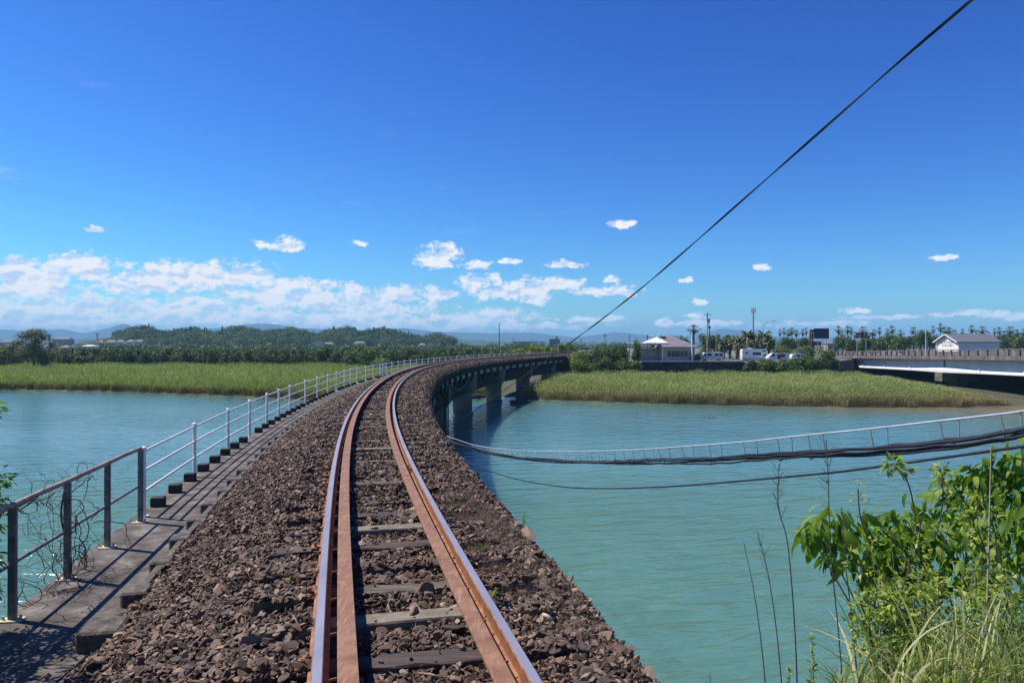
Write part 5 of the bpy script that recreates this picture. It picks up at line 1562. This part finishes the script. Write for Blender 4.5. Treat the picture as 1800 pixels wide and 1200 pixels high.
for Y in (89, 100, 112.5, 139, 152, 165):
    mb = MB(); mb.box((rbx(Y) + 1.2, Y, rbt(Y) - 2.5), (.08, .05, 1.75)); mb.box((rbx(Y) + 1.0, Y, rbt(Y) - 3.2), (.25, .3, .22)); mb.build('stiffener', M['whitesteel'], rb)
mb = MB(); Y = 124.7; mb.box((rbx(Y) + 1.12, Y, rbt(Y) - 2.75), (.16, .10, 2.1)); mb.build('joint_cover', M['darkpole'], rb)
for Y, zb in ((124.9, rbt(124.9) - 3.80), (179, rbt(179) - 3.72)):
    mb = MB(); 
    mb.box((rbx(Y) + 12.5, Y, zb - .75), (24.6, 2.2, 1.45))
    mb.box((rbx(Y) + 12.5, Y, (zb - 1.5) / 2 - .5), (20, 1.6, zb - .5))
    mb.build('pier', M['pierc'], rb)
mb = MB(); mb.box((rbx(196) + 12, 197.5, 1.9), (26, 5, 4.4)); mb.build('abutment', M['pierc'], rb)
mb = MB(); mb.box((rbx(150) + 15, 150, 1.9), (1.0, 176, 5.2), -.137); mb.build('shade_wall', M['darkwall'], rb)  # added wall blocking the light beyond, so the bridge underside stays black
mb = MB(); mb.poly([P(1447, 645, 165), P(1478, 668, 150), P(1482, 668, 152), P(1452, 644, 168)], .4); mb.build('slope_edge', M['cap'], rb)

# ------------------------------------------------------------------ far town
def town(name, label, px0, px1, ytop, Y, ybase=None, wall='townwhite', roof='townroof', pitch=.5, base=1.0, cat='house'):
    a, b = PX(px0, Y), PX(px1, Y); zt = PZ_(ytop, Y); d = max(6, min(14, (b - a) * .5))
    t = thing(name, label, cat, ((a + b) / 2, Y, base), 'distant town buildings')
    hz = zt - base; wl = base + hz * (1 - pitch * .35) if pitch else zt
    mb = MB(); mb.box(((a + b) / 2, Y + d / 2, (base + wl) / 2), (b - a, d, wl - base)); mb.build('wall', M[wall], t)
    mb = MB()
    if pitch:
        mb.add([(a - .4, Y - .5, wl), (b + .4, Y - .5, wl), (b + .4, Y + d + .5, wl), (a - .4, Y + d + .5, wl), (a + d * .2, Y + d / 2, zt), (b - d * .2, Y + d / 2, zt)], [(0, 1, 5, 4), (1, 2, 5), (2, 3, 4, 5), (3, 0, 4), (3, 2, 1, 0)])
    else:
        mb.box(((a + b) / 2, Y + d / 2, zt + .15), (b - a + .4, d + .4, .3))
    mb.build('roof', M[roof], t)
    n = max(2, int((b - a) / 4))
    for i in range(n):
        for lv in range(max(1, int((wl - base) / 3))):
            mb = MB(); mb.box((a + (i + .5) * (b - a) / n, Y - .03, base + 1.6 + lv * 3), ((b - a) / n * .5, .1, 1.2)); mb.build('window', M['glass'], t)
    return t
town('town_house', 'pale house roof at the left edge beyond the broad tree', 0, 22, 597.5, 640, wall='townwhite')
town('town_house', 'long low brown-roofed building left of the wooded hill', 92, 122, 592.5, 900, wall='towngrey')
town('town_house', 'small white house just right of the broad tree crown', 75, 86, 604.5, 330)
town('town_house', 'white house low behind the tree belt on the left', 104, 118, 606.5, 340)
town('town_house', 'flat white shed roof peeking over the tree belt', 144, 161, 606, 345, roof='townwhite', pitch=.3)
for i, (a, b) in enumerate(((172, 180), (186, 202), (204, 216), (222, 234), (237, 250))):
    town('hill_house', 'pale house, %s from the left at the foot of the wooded hill' % ORD[i], a, b, 597.6 - .3 * i, 596)
town('hill_house', 'pale flat building on the hillside above the middle of the tree belt', 549, 566, 601, 560, roof='townwhite', pitch=0)
town('hill_house', 'pale long building right of the flat hillside building', 568, 585, 601.5, 565)
town('hill_house', 'small pale house half hidden in hill trees near the tall dark tree', 622, 640, 599.5, 590)
town('town_house', 'white house right of the wooded hill end', 735, 748, 603, 480)
town('town_house', 'low white building left of the dark mast', 752, 772, 604, 500, roof='townwhite', pitch=0)
town('apartment_block', 'long pale apartment row right of the dark mast', 897, 932, 600.5, 800, wall='towngrey', pitch=0, cat='apartment block')
town('apartment_block', 'long dark-roofed block left of the brown square building', 928, 958, 600.3, 850, wall='townwhite', pitch=0, cat='apartment block')
town('town_house', 'small white gabled house at the left end of the apartment row', 896, 902, 600.5, 760)
t = town('brown_building', 'square brown building with a rooftop tower on the horizon', 965.5, 984.5, 596, 900, wall='townbrown', roof='towngrey', pitch=0, cat='building')
mb = MB(); mb.box((PX(979, 900), 904, PZ_(593.5, 900)), (2.2, 2.2, 3.2)); mb.build('tower', M['darkpole'], t)
t = town('grey_shed', 'long grey-roofed shed right of the billboard', 1455, 1474, 600, 300, wall='towngrey', base=TZ, cat='shed')
t = town('brown_shed', 'brown building low behind the billboard legs', 1418, 1432, 598, 330, wall='townbrown', base=TZ, cat='shed')
for i, (px, yt, Y) in enumerate(((62 + 25, 588, 900), (171, 587, 1200), (902, 596, 1500))):
    t, x, z = pole('chimney_stack', ['distant tower block tip right of the broad tree', 'distant dark tower left of the wooded hill', 'distant tower behind the apartment row'][i], 'tower', px, yt, Y, 1.6, 'towngrey', base=1)
    mb = MB(); mb.box((x, Y, z), (3.6, 3.6, 1.2)); mb.build('top', M['towngrey'], t)

# ------------------------------------------------------------------ things in the water
dw = MB(); 
b = P(838, 699, F * CZ / (701 - HOR))
for k in range(7):
    a = random.uniform(0, 6.28)
    dw.tube([(b[0] + random.uniform(-.8, .8), b[1], .1), (b[0] + random.uniform(-1.2, 1.2), b[1] + .3, random.uniform(.4, 1.2))], [.16, .05], 6)
dw.tube([(b[0] - 1.2, b[1], .25), (b[0] + .2, b[1] - .1, .45), (b[0] + 1.3, b[1], .3)], [.28, .34, .15], 8)
tag(dw.build('driftwood', M['stub'], None, smooth=True), 'dark driftwood log stranded by the bank between bridge piers', 'driftwood')
b = P(914, 707, F * CZ / (708 - HOR))
mb = MB(); mb.box((b[0], b[1], .05), (2.6, 1.3, .6), 0, bev=.12)
mb.box((b[0] + .2, b[1], .38), (1.6, .8, .12), 0, bev=.04)
tag(mb.build('old_footing', M['stub']), 'low dark concrete footing in the water beside the bridge piers', 'footing')
mb = MB(); b = P(1252, 735, F * CZ / (735 - HOR)); b[2] = -.1
for k in range(16):
    x = b[0] + random.uniform(-1.3, 1.3)
    mb.tube([(x, b[1], -.1), (x + random.uniform(-.15, .15), b[1], random.uniform(.1, .35)), (x + random.uniform(-.4, .4), b[1] + .1, random.uniform(.25, .75))], [.025, .018, .006], 4)
tag(mb.build('dead_branches', M['paletwig']), 'thin pale dead branches poking out of the open water', 'branches')

# ------------------------------------------------------------------ foreground plants
def leaf_template(k=5, asp=.55, fold=.18, curl=.35, heart=False):
    V = []; Fs = []
    for i in range(k + 1):
        t = i / k
        w = asp * .5 * (math.sin(math.pi * min(1, t ** .75)) ** .8) if not heart else asp * .5 * (math.sin(math.pi * (0.12 + .88 * t)) ** .85 if t < 1 else 0)
        if i == k: w = 0
        z = -curl * t * t
        V += [(-w, t, z + fold * w), (0, t, z), (w, t, z + fold * w)]
    for i in range(k):
        a = i * 3
        Fs += [(a, a + 1, a + 4, a + 3), (a + 1, a + 2, a + 5, a + 4)]
    return np.array(V), np.array(Fs)
def place_leaves(T, F0, org, dirs, size, roll=0.6):
    """leaf y-axis along dirs; faces turned upward with some roll"""
    n = len(org)
    d = dirs / np.linalg.norm(dirs, axis=1)[:, None]
    up = np.array([0, 0, 1.0]) + rng.normal(0, roll, (n, 3))
    x = np.cross(d, up); x /= np.linalg.norm(x, axis=1)[:, None] + 1e-9
    z = np.cross(x, d)
    Rm = np.stack([x, d, z], -1)
    v = np.einsum('nij,nkj->nki', Rm, T[None] * size[:, None, None]) + org[:, None, :]
    Fs = (F0[None] + (np.arange(n) * len(T))[:, None, None]).reshape(-1, F0.shape[1])
    return v.reshape(-1, 3), Fs

# broad-leaved shrub on the right
lt, lf = leaf_template(6, .40, .22, .5, True)
bs = thing('leafy_shrub', 'large broad-leaved green shrub in the right foreground above the river', 'shrub', (4.1, 5.3, 2.6))
clus = []
def cl(px, py, Y, r_, w=1.0): clus.append((P(px, py, Y), r_, w))
for px, py, Y, r_ in ((1440, 925, 4.6, .10), (1465, 915, 4.7, .12), (1425, 940, 4.55, .08), (1500, 930, 4.8, .14), (1480, 975, 4.7, .14), (1530, 960, 4.9, .16), (1520, 1000, 4.8, .12),
    (1560, 930, 5.0, .16), (1600, 915, 5.1, .18), (1580, 975, 4.9, .18), (1640, 930, 5.2, .2), (1650, 980, 5.0, .2), (1620, 1010, 4.9, .16), (1560, 1015, 4.8, .12),
    (1690, 870, 5.3, .18), (1720, 850, 5.3, .18), (1745, 890, 5.2, .2), (1700, 920, 5.1, .2), (1760, 940, 5.0, .2), (1790, 860, 5.1, .2), (1770, 815, 5.2, .14), (1800, 810, 5.1, .16), (1730, 825, 5.3, .1),
    (1740, 990, 4.8, .18), (1700, 1010, 4.8, .18), (1800, 930, 4.9, .2), (1810, 990, 4.7, .2), (1840, 880, 5.0, .25), (1660, 840, 5.4, .08)):
    cl(px, py, Y, r_)
org = []; dr = []; sz = []
stem = MB()
root = np.array([4.0, 5.15, 2.9])
for c, r_, w_ in clus:
    n = int(36 * (r_ / .15) ** 2 + 12)
    q = rng.normal(size=(n, 3)); q /= np.linalg.norm(q, axis=1)[:, None]
    o_ = c + q * r_ * rng.uniform(.3, 1.1, n)[:, None]
    org.append(o_)
    dd = q * [1, 1, .35] + [0, 0, -.75]; dr.append(dd + rng.normal(0, .25, (n, 3)))
    sz.append(rng.uniform(.05, .13, n))
    m_ = (root + c) / 2 + np.array([random.uniform(-.15, .15), .1, random.uniform(-.1, .1)])
    stem.tube([tuple(root + (random.uniform(-.5, .5), random.uniform(-.2, .3), 0)), tuple(m_), tuple(c)], [.016, .010, .004], 5)
org = np.concatenate(org); dr = np.concatenate(dr); sz = np.concatenate(sz)
v, f = place_leaves(lt, lf, org, dr, sz, .5)
mesh_np('leaves', v, f, M['bigleaf'], bs, smooth=True)
stem.build('stem_tangle', M['paletwig'], bs, smooth=True)

# small-leaved climber over the shrub
st_, sf_ = leaf_template(3, .42, .2, .25)
vn = thing('climbing_vine', 'small-leaved pale green climber scrambling over the broad-leaved shrub', 'vine', (4.0, 5.0, 2.8))
org = []; dr = []; sz = []
def shoot(pts, n, spread, smin, smax, up=.3):
    c = smooth_curve(pts, 6)
    vs = MB(); vs.tube(c, [.0045] * len(c), 4); vs.build('stem', M['twig'], vn)
    c = np.array(c)
    k = rng.integers(0, len(c), n)
    q = rng.normal(size=(n, 3)); q /= np.linalg.norm(q, axis=1)[:, None]
    org.append(c[k] + q * spread); dr.append(q + [0, 0, up]); sz.append(rng.uniform(smin, smax, n))
def starburst(p, n, r_, ls):
    q = rng.normal(size=(n, 3)); q /= np.linalg.norm(q, axis=1)[:, None]
    org.append(p + q * r_ * .4); dr.append(q * [1, 1, .6] + [0, 0, .1]); sz.append(rng.uniform(ls * .6, ls, n))
shoot([P(1612, 940, 4.7), P(1604, 880, 4.7), P(1592, 840, 4.7), P(1572, 818, 4.7)], 14, .03, .02, .035)
starburst(P(1570, 816, 4.7), 36, .07, .075); starburst(P(1590, 825, 4.7), 18, .05, .07); starburst(P(1558, 824, 4.7), 14, .04, .06)
shoot([P(1665, 900, 4.8), P(1662, 860, 4.8), P(1652, 822, 4.8)], 30, .05, .02, .045)
starburst(P(1650, 825, 4.8), 26, .06, .055); starburst(P(1655, 855, 4.8), 22, .06, .05)
for _ in range(46):
    x0_ = random.uniform(1510, 1800); y0_ = random.uniform(880, 1190) if random.random() < .6 else random.uniform(1060, 1200)
    Yq = random.uniform(4.0, 4.7)
    shoot([P(x0_, y0_ + 60, Yq), P(x0_ + random.uniform(-25, 25), y0_, Yq), P(x0_ + random.uniform(-50, 30), y0_ - 50, Yq)], 55, .05, .018, .05)
for _ in range(150):
    xx = 1500 + 330 * random.betavariate(1.3, 1.1); yy = random.uniform(1020 + max(0, 1560 - xx) * .4, 1215)
    starburst(P(xx, yy, random.uniform(3.9, 4.6)), random.randint(14, 34), random.uniform(.06, .14), random.uniform(.03, .06))
for _ in range(26):
    shoot([P(1560 + random.uniform(-40, 60), 1210, 4.3), P(1580 + random.uniform(-50, 60), random.uniform(1100, 1140), 4.3), P(1580 + random.uniform(-60, 80), random.uniform(1040, 1100), 4.3)], 45, .06, .015, .04)
v, f = place_leaves(st_, sf_, np.concatenate(org), np.concatenate(dr), np.concatenate(sz), .6)
mesh_np('leaves', v, f, M['smallleaf'], vn, smooth=True)

# grasses at the bottom right
def long_blades(n, org, H, Wd, lean_dir, lean, segs=7):
    t = np.linspace(0, 1, segs + 1)
    V = np.zeros((n, (segs + 1) * 2, 3))
    a = rng.uniform(0, 2 * np.pi, n)
    for i, tt in enumerate(t):
        out = lean * tt ** 1.8
        z = H * (tt - .45 * (lean / H) * tt ** 2.6)
        c = org + np.stack([lean_dir[:, 0] * out, lean_dir[:, 1] * out, z], -1)
        w = Wd * (1 - tt) ** .6 * .5 * (1 if i else .6)
        side = np.stack([np.cos(a), np.sin(a), np.zeros(n)], -1) * w[:, None]
        V[:, 2 * i] = c - side; V[:, 2 * i + 1] = c + side
    F0 = np.array([(2 * i, 2 * i + 1, 2 * i + 3, 2 * i + 2) for i in range(segs)])
    Fs = (F0[None] + (np.arange(n) * (segs + 1) * 2)[:, None, None]).reshape(-1, 4)
    return V.reshape(-1, 3), Fs
n = 1500
ox = rng.uniform(1.75, 3.6, n); oy = rng.uniform(3.5, 4.6, n)
ox = oy * ((1440 + rng.beta(1.6, 1.0, n) * 420 - 900) / F)
org_ = np.stack([ox, oy, CZ - oy * (610 / F) - rng.uniform(0, .25, n)], -1)
ld = rng.normal(size=(n, 2)); ld /= np.linalg.norm(ld, axis=1)[:, None]
H = rng.uniform(.2, .68, n) * np.clip((ox / oy * F + 900 - 1400) / 250, .35, 1)
v, f = long_blades(n, org_, H, rng.uniform(.005, .014, n), ld, H * rng.uniform(.1, 1.0, n))
k = rng.choice(n, 240, replace=False)
v, f = merge([(v, f), long_blades(240, org_[k], rng.uniform(.3, .75, 240), rng.uniform(.012, .026, 240), ld[k], rng.uniform(.2, .65, 240), 7)])
tag(mesh_np('grass', v, f, M['blade'], smooth=True), kind='stuff')

# individual tall dry stalks
def stalk(label, pts, r_, plume=0, mat='twig', lf=0):
    t = thing('dry_stalk', label, 'stalk', tuple(pts[0]), 'tall dry stalks in the right foreground')
    mb = MB(); c = smooth_curve(pts, 6); m = len(c)
    mb.tube(c, [r_ * (1 - .6 * i / m) for i in range(m)], 5); mb.build('stem', M[mat], t)
    if plume:
        mb = MB()
        for k in range(plume):
            i = int(m * (1 - .30 * random.random())) - 1; i = max(0, min(m - 1, i))
            d = np.array([random.uniform(-1, 1), random.uniform(-.3, .3), random.uniform(.3, .9)]); d /= np.linalg.norm(d)
            L = random.uniform(.04, .11)
            mb.tube([c[i], c[i] + d * L * .5, c[i] + d * L + (0, 0, .01)], [.0012, .001, .0006], 3)
        mb.build('seed_head', M[mat], t)
    return t
Yp = 4.3
stalk('shortest leaning dry stalk, leftmost of the stalks over the water', [P(1352, 1290, Yp), P(1340, 1150, Yp), P(1325, 1040, Yp), P(1307, 952, Yp)], .0042)
stalk('forked-tip dry stalk, second of the stalks over the water', [P(1380, 1290, Yp), P(1368, 1140, Yp), P(1352, 1020, Yp), P(1331, 932, Yp)], .0045, 14)
stalk('tall feathery dry stalk crossing the slack cable', [P(1402, 1290, Yp), P(1398, 1130, Yp), P(1385, 960, Yp), P(1368, 890, Yp), P(1369, 815, Yp)], .0050, 40)
stalk('dry stalk whose tip crosses the cable bundle', [P(1486, 1290, Yp), P(1475, 1130, Yp), P(1460, 970, Yp), P(1456, 850, Yp), P(1452, 772, Yp)], .0048, 26)
stalk('dark dry stalk in front of the leftmost broad leaves', [P(1515, 1290, Yp), P(1500, 1120, Yp), P(1485, 980, Yp), P(1479, 890, Yp)], .0050)
stalk('thick pale dry cane standing before the shrub on the right', [P(1728, 1290, 4.1), P(1733, 1120, 4.1), P(1738, 940, 4.1), P(1742, 785, 4.1)], .0080, 0, 'paletwig')
stalk('slim dry stalk left of the thick pale cane', [P(1650, 1290, 4.2), P(1652, 1150, 4.2), P(1650, 1010, 4.2), P(1668, 920, 4.2)], .004)
for i, (px, Yq, x2, yt) in enumerate(((1556, 4.2, 1530, 940), (1590, 4.2, 1566, 950), (1625, 4.1, 1612, 1000), (1700, 4.1, 1708, 985), (1775, 4.0, 1765, 960))):
    stalk('thin dry stem, %s from the left among the foreground grass' % ORD[i], [P(px, 1300, Yq), P((px + x2) / 2 + 4, 1120, Yq), P(x2, yt, Yq)], .0032, 0, 'paletwig')
# small weeds
def weed(label, px, py, Y, h, n=26, ls=.03):
    b = P(px, py, Y); t = thing('weed', label, 'weed', tuple(b), 'small green weeds')
    mb = MB(); top = b + (random.uniform(-.02, .02), 0, h)
    mb.tube([b, (b + top) / 2 + (.01, 0, 0), top], [.003, .0025, .001], 4); mb.build('stem', M['weed'], t)
    k = rng.uniform(0.1, 1, n)[:, None]; o_ = b + (top - b) * k
    q = rng.normal(size=(n, 3)); q[:, 2] = .8
    v, f = place_leaves(st_, sf_, o_, q, rng.uniform(ls * .6, ls, n) * (1.2 - k[:, 0] * .6), .5)
    mesh_np('leaves', v, f, M['smallleaf'], t, smooth=True)
weed('upright leafy weed beside the stalk with forked tip', 1428, 1225, 4.2, .36, 60, .045)
weed('low leafy weed left of the upright weed at the photo bottom', 1382, 1230, 4.2, .20, 40, .04)
weed('single thin green shoot rising over the water at the bottom', 1243, 1230, 4.2, .17, 14, .02)
weed('small green weed clinging to the right ballast edge', 918, 935, 9.0, .22, 40, .06)
weed('tiny green weed between sleepers in the middle of the track', 683, 1065, 5.6, .07, 30, .03)
weed('second tiny weed low between the rails', 690, 1060, 5.7, .06, 24, .03)
weed('green tuft outside the right rail beside pale stones', 868, 1052, 5.4, .08, 30, .035)
weed('green tuft left of the left rail near the grey sleeper', 508, 1024, 6.0, .06, 24, .03)

# pale stones beside the right rail
pv = []
V_, F_ = rock_shapes(2, 8)
locs = np.array([tp(s, o_, bal_z(o_) + .03) for s, o_ in ((3.18, .74), (3.22, .82), (3.26, .90), (3.20, .98), (3.28, 1.05), (3.14, 1.0), (3.1, .93), (3.4, .28), (3.44, .36), (3.38, .22), (3.50, .30), (3.36, .33), (5.9, .2), (5.95, .3), (6.0, .1), (5.85, .35), (6.2, -.1), (6.1, 0.02), (2.2, .76), (1.7, .74))])
n = len(locs)
sc3 = np.stack([rng.uniform(.028, .045, n), rng.uniform(.024, .036, n), rng.uniform(.018, .028, n)], -1)
v, f = instance(V_, F_, rng.integers(0, 8, n), rand_rots(n, .4), sc3, locs)
M['pale'] = pmat('pale_stone', [(0.3, (0.32, 0.21, 0.14)), (0.6, (0.48, 0.35, 0.25)), (0.8, (0.60, 0.48, 0.36))], 20, 0.8, .3, 80, island=.4, bdist=.004)
tag(mesh_np('pale_stones', v, f, M['pale']), kind='stuff')

# dry grass and debris in the ballast
n = 42000
s = rng.uniform(1.5, 11, n); off = rng.uniform(.72, 1.6, n)
den = np.exp(-((s - 6.3) / 2.2) ** 2) * np.exp(-((off - 1.02) / .33) ** 2) + .10
k = rng.random(n) < den; s = s[k]; off = off[k]; n = len(s)
org_ = tp(s, shoulder(s, off), bal_z(off) + .005)
ld = rng.normal(size=(n, 2)); ld /= np.linalg.norm(ld, axis=1)[:, None]
H = rng.uniform(.035, .125, n)
v1 = long_blades(n, org_, H, rng.uniform(.0015, .0035, n), ld, H * rng.uniform(.3, 1.4, n), 3)
n = 1500
s = rng.uniform(1, 13, n); off = np.where(rng.random(n) < .5, rng.uniform(-.3, .42, n), rng.uniform(-2.3, -.75, n))
org_ = tp(s, off, bal_z(off) + .02); ld = rng.normal(size=(n, 2)); ld /= np.linalg.norm(ld, axis=1)[:, None]
H = rng.uniform(.01, .05, n)
v2 = long_blades(n, org_, H, rng.uniform(.0015, .003, n), ld, H * rng.uniform(.8, 3.0, n), 3)
v, f = merge([v1, v2])
tag(mesh_np('dry_grass', v, f, M['drygrass']), kind='stuff')
n = 1300
s = np.concatenate([rng.normal(7.4, .35, 500), rng.normal(22, 2.5, 500), rng.normal(5.2, .3, 300)]); off = np.concatenate([rng.normal(.95, .12, 500), rng.normal(.95, .2, 500), rng.normal(.85, .08, 300)])
org_ = tp(s, shoulder(s, off), bal_z(off)); ld = rng.normal(size=(n, 2)); ld /= np.linalg.norm(ld, axis=1)[:, None]
H = rng.uniform(.03, .12, n)
v, f = long_blades(n, org_, H, rng.uniform(.003, .006, n), ld, H * rng.uniform(.3, 1.2, n), 3)
tag(mesh_np('ballast_grass', v, f, M['weed']), kind='stuff')
# pale stems lying on the ground, left
for lab, pts in (('long pale dry stem lying across the shaded slab corner', [P(110, 1195, 5.9), P(172, 1140, 6.25), P(176 - 20 + 5, 1120, 6.4), P(198, 1085, 6.7)]),):
    mb = MB(); pts = [tp(2.9, -2.95, -2.62), tp(3.6, -2.95, -2.5), tp(4.35, -2.9, -2.47), tp(4.75, -2.78, -2.55)]
    mb.tube(smooth_curve(pts, 6), .005, 5); tag(mb.build('fallen_reed', M['paletwig']), lab, 'reed')
mb = MB(); pts = [tp(2.6, -2.35, -2.42), tp(3.2, -2.42, -2.46), tp(3.9, -2.5, -2.50), tp(4.4, -2.35, -2.42)]
mb.tube(smooth_curve(pts, 6), .008, 5); tag(mb.build('dry_branch', M['twig']), 'thin brown branch lying on the ballast toe at lower left', 'branch')

# dead vine tangled on the grey railing
dv = thing('dead_vine', 'tangle of leafless dark vines wrapped around the grey railing', 'vine', tuple(GP[2]))
for k in range(85):
    a = GP[1] * (1 - (u := random.random() ** .8 * 1.7)) + GP[2] * u
    mb = MB()
    p = a + (random.uniform(-.1, .1), random.uniform(-.1, .15), random.choice([0.0, .1, .5, 1.0]) * 1.0)
    d = np.array([random.uniform(-1, 1), random.uniform(-.5, .5), random.uniform(.0, 1)]); pts = [p.copy()]
    for i in range(random.randint(7, 16)):
        d = d + np.array([random.uniform(-.8, .8), random.uniform(-.4, .4), random.uniform(-.75, .7)])
        tgt = GP[2] + (0, 0, .6); d = d + (tgt - p) * .25
        d /= np.linalg.norm(d) + 1e-6
        p = p + d * random.uniform(.04, .10)
        p[2] = min(max(p[2], GP[1][2] + .02), GP[1][2] + 1.3)
        pts.append(p.copy())
    r0 = random.choice([.002, .003, .004, .006, .008])
    c = smooth_curve(pts, 4)
    mb.tube(c, [r0 * (1 - .7 * i / len(c)) for i in range(len(c))], 5)
    mb.build('tendril', M['twig'], dv, smooth=True)
mb = MB()   # main stem spiralling up the second post
pts = [GP[2] + (.05 * math.cos(t * 5), .05 * math.sin(t * 5), .05 + t * .95) for t in np.linspace(0, 1, 24)]
mb.tube(pts, .011, 6); mb.build('stem', M['twig'], dv, smooth=True)

# bush off the left edge: leaves in frame, shade on the slab
lb = thing('green_bush', 'green leafy bush leaning in at the left edge beside the grey railing', 'bush', (-5.5, 6.6, 3.0))
org = []; dr = []; sz = []
cl_ = [(-4.80, 6.95, 6.42, .13), (-4.82, 6.95, 6.18, .11), (-4.84, 6.85, 5.95, .12), (-4.82, 6.85, 5.7, .10), (-4.76, 6.75, 5.45, .12), (-4.9, 6.6, 5.2, .14), (-4.9, 5.2, 5.9, .3), (-4.75, 4.6, 6.0, .3), (-4.6, 4.1, 6.3, .3), (-5.0, 5.7, 5.9, .3), (-5.2, 5.9, 6.2, .3), (-4.9, 4.9, 6.6, .35), (-5.3, 5.4, 6.6, .35), (-4.6, 3.6, 6.1, .3), (-5.05, 6.8, 5.9, .15), (-5.0, 6.75, 5.6, .14), (-5.15, 6.7, 6.3, .22), (-5.3, 6.6, 6.0, .3), (-5.3, 6.3, 5.6, .3), (-5.15, 6.1, 5.3, .25), (-5.6, 6.8, 6.6, .35), (-5.7, 6.3, 6.3, .35), (-5.4, 5.9, 5.8, .33), (-5.5, 5.5, 6.1, .35), (-5.2, 5.3, 5.7, .3), (-5.9, 5.8, 6.7, .4), (-5.3, 4.8, 6.2, .35), (-5.0, 4.5, 6.4, .3), (-5.8, 5.0, 6.6, .35), (-5.1, 5.6, 6.3, .28), (-5.35, 6.15, 6.75, .3), (-6.0, 6.6, 6.9, .35)]
for gx_ in np.arange(-70, 175, 22):
    for gy_ in np.arange(1118, 1400, 26):
        Yg = F * 2.65 / (gy_ - HOR); Xg = (gx_ - 900) / F * Yg
        hh = random.uniform(1.2, 2.0); r_ = random.uniform(.14, .22)
        c = np.array([Xg, Yg, CZ - 2.65]) + sdir * (hh / sdir[2])
        if c[0] + r_ * .9 < -.692 * c[1] and random.random() < .72: cl_.append((c[0], c[1], c[2], r_))
sm_ = MB()
for x, y, z, r_ in cl_:
    n = int(75 * (r_ / .2) ** 2 + 12)
    q = rng.normal(size=(n, 3)); q /= np.linalg.norm(q, axis=1)[:, None]
    org.append(np.array([x, y, z]) + q * r_ * rng.uniform(.2, 1.05, n)[:, None]); dr.append(q * [1, 1, .4] + [0, 0, -.2]); sz.append(rng.uniform(.04, .09, n))
    sm_.tube([(-5.9, 6.2, 3.2), ((x - 5.9) / 2, (y + 6.2) / 2, (z + 3.4) / 2), (x, y, z)], [.03, .018, .005], 5)
v, f = place_leaves(lt, lf, np.concatenate(org), np.concatenate(dr), np.concatenate(sz), .5)
mesh_np('leaves', v, f, M['bigleaf'], lb, smooth=True)
sm_.build('stem_tangle', M['twig'], lb, smooth=True)

# ------------------------------------------------------------------ air
hz = bpy.data.materials.new('haze'); hz.use_nodes = True
N = NT(hz.node_tree); N.n.clear()
out = N.new('ShaderNodeOutputMaterial'); pv_ = N.new('ShaderNodeVolumePrincipled')
pv_.inputs['Color'].default_value = (0.33, 0.68, 1.0, 1)
pv_.inputs['Density'].default_value = 0.00017
pv_.inputs['Anisotropy'].default_value = 0.0
N.l.new(pv_.outputs[0], out.inputs['Volume'])
mb = MB(); mb.box((0, 4400, 92), (11000, 10600, 188))
tag(mb.build('haze', hz), kind='stuff')
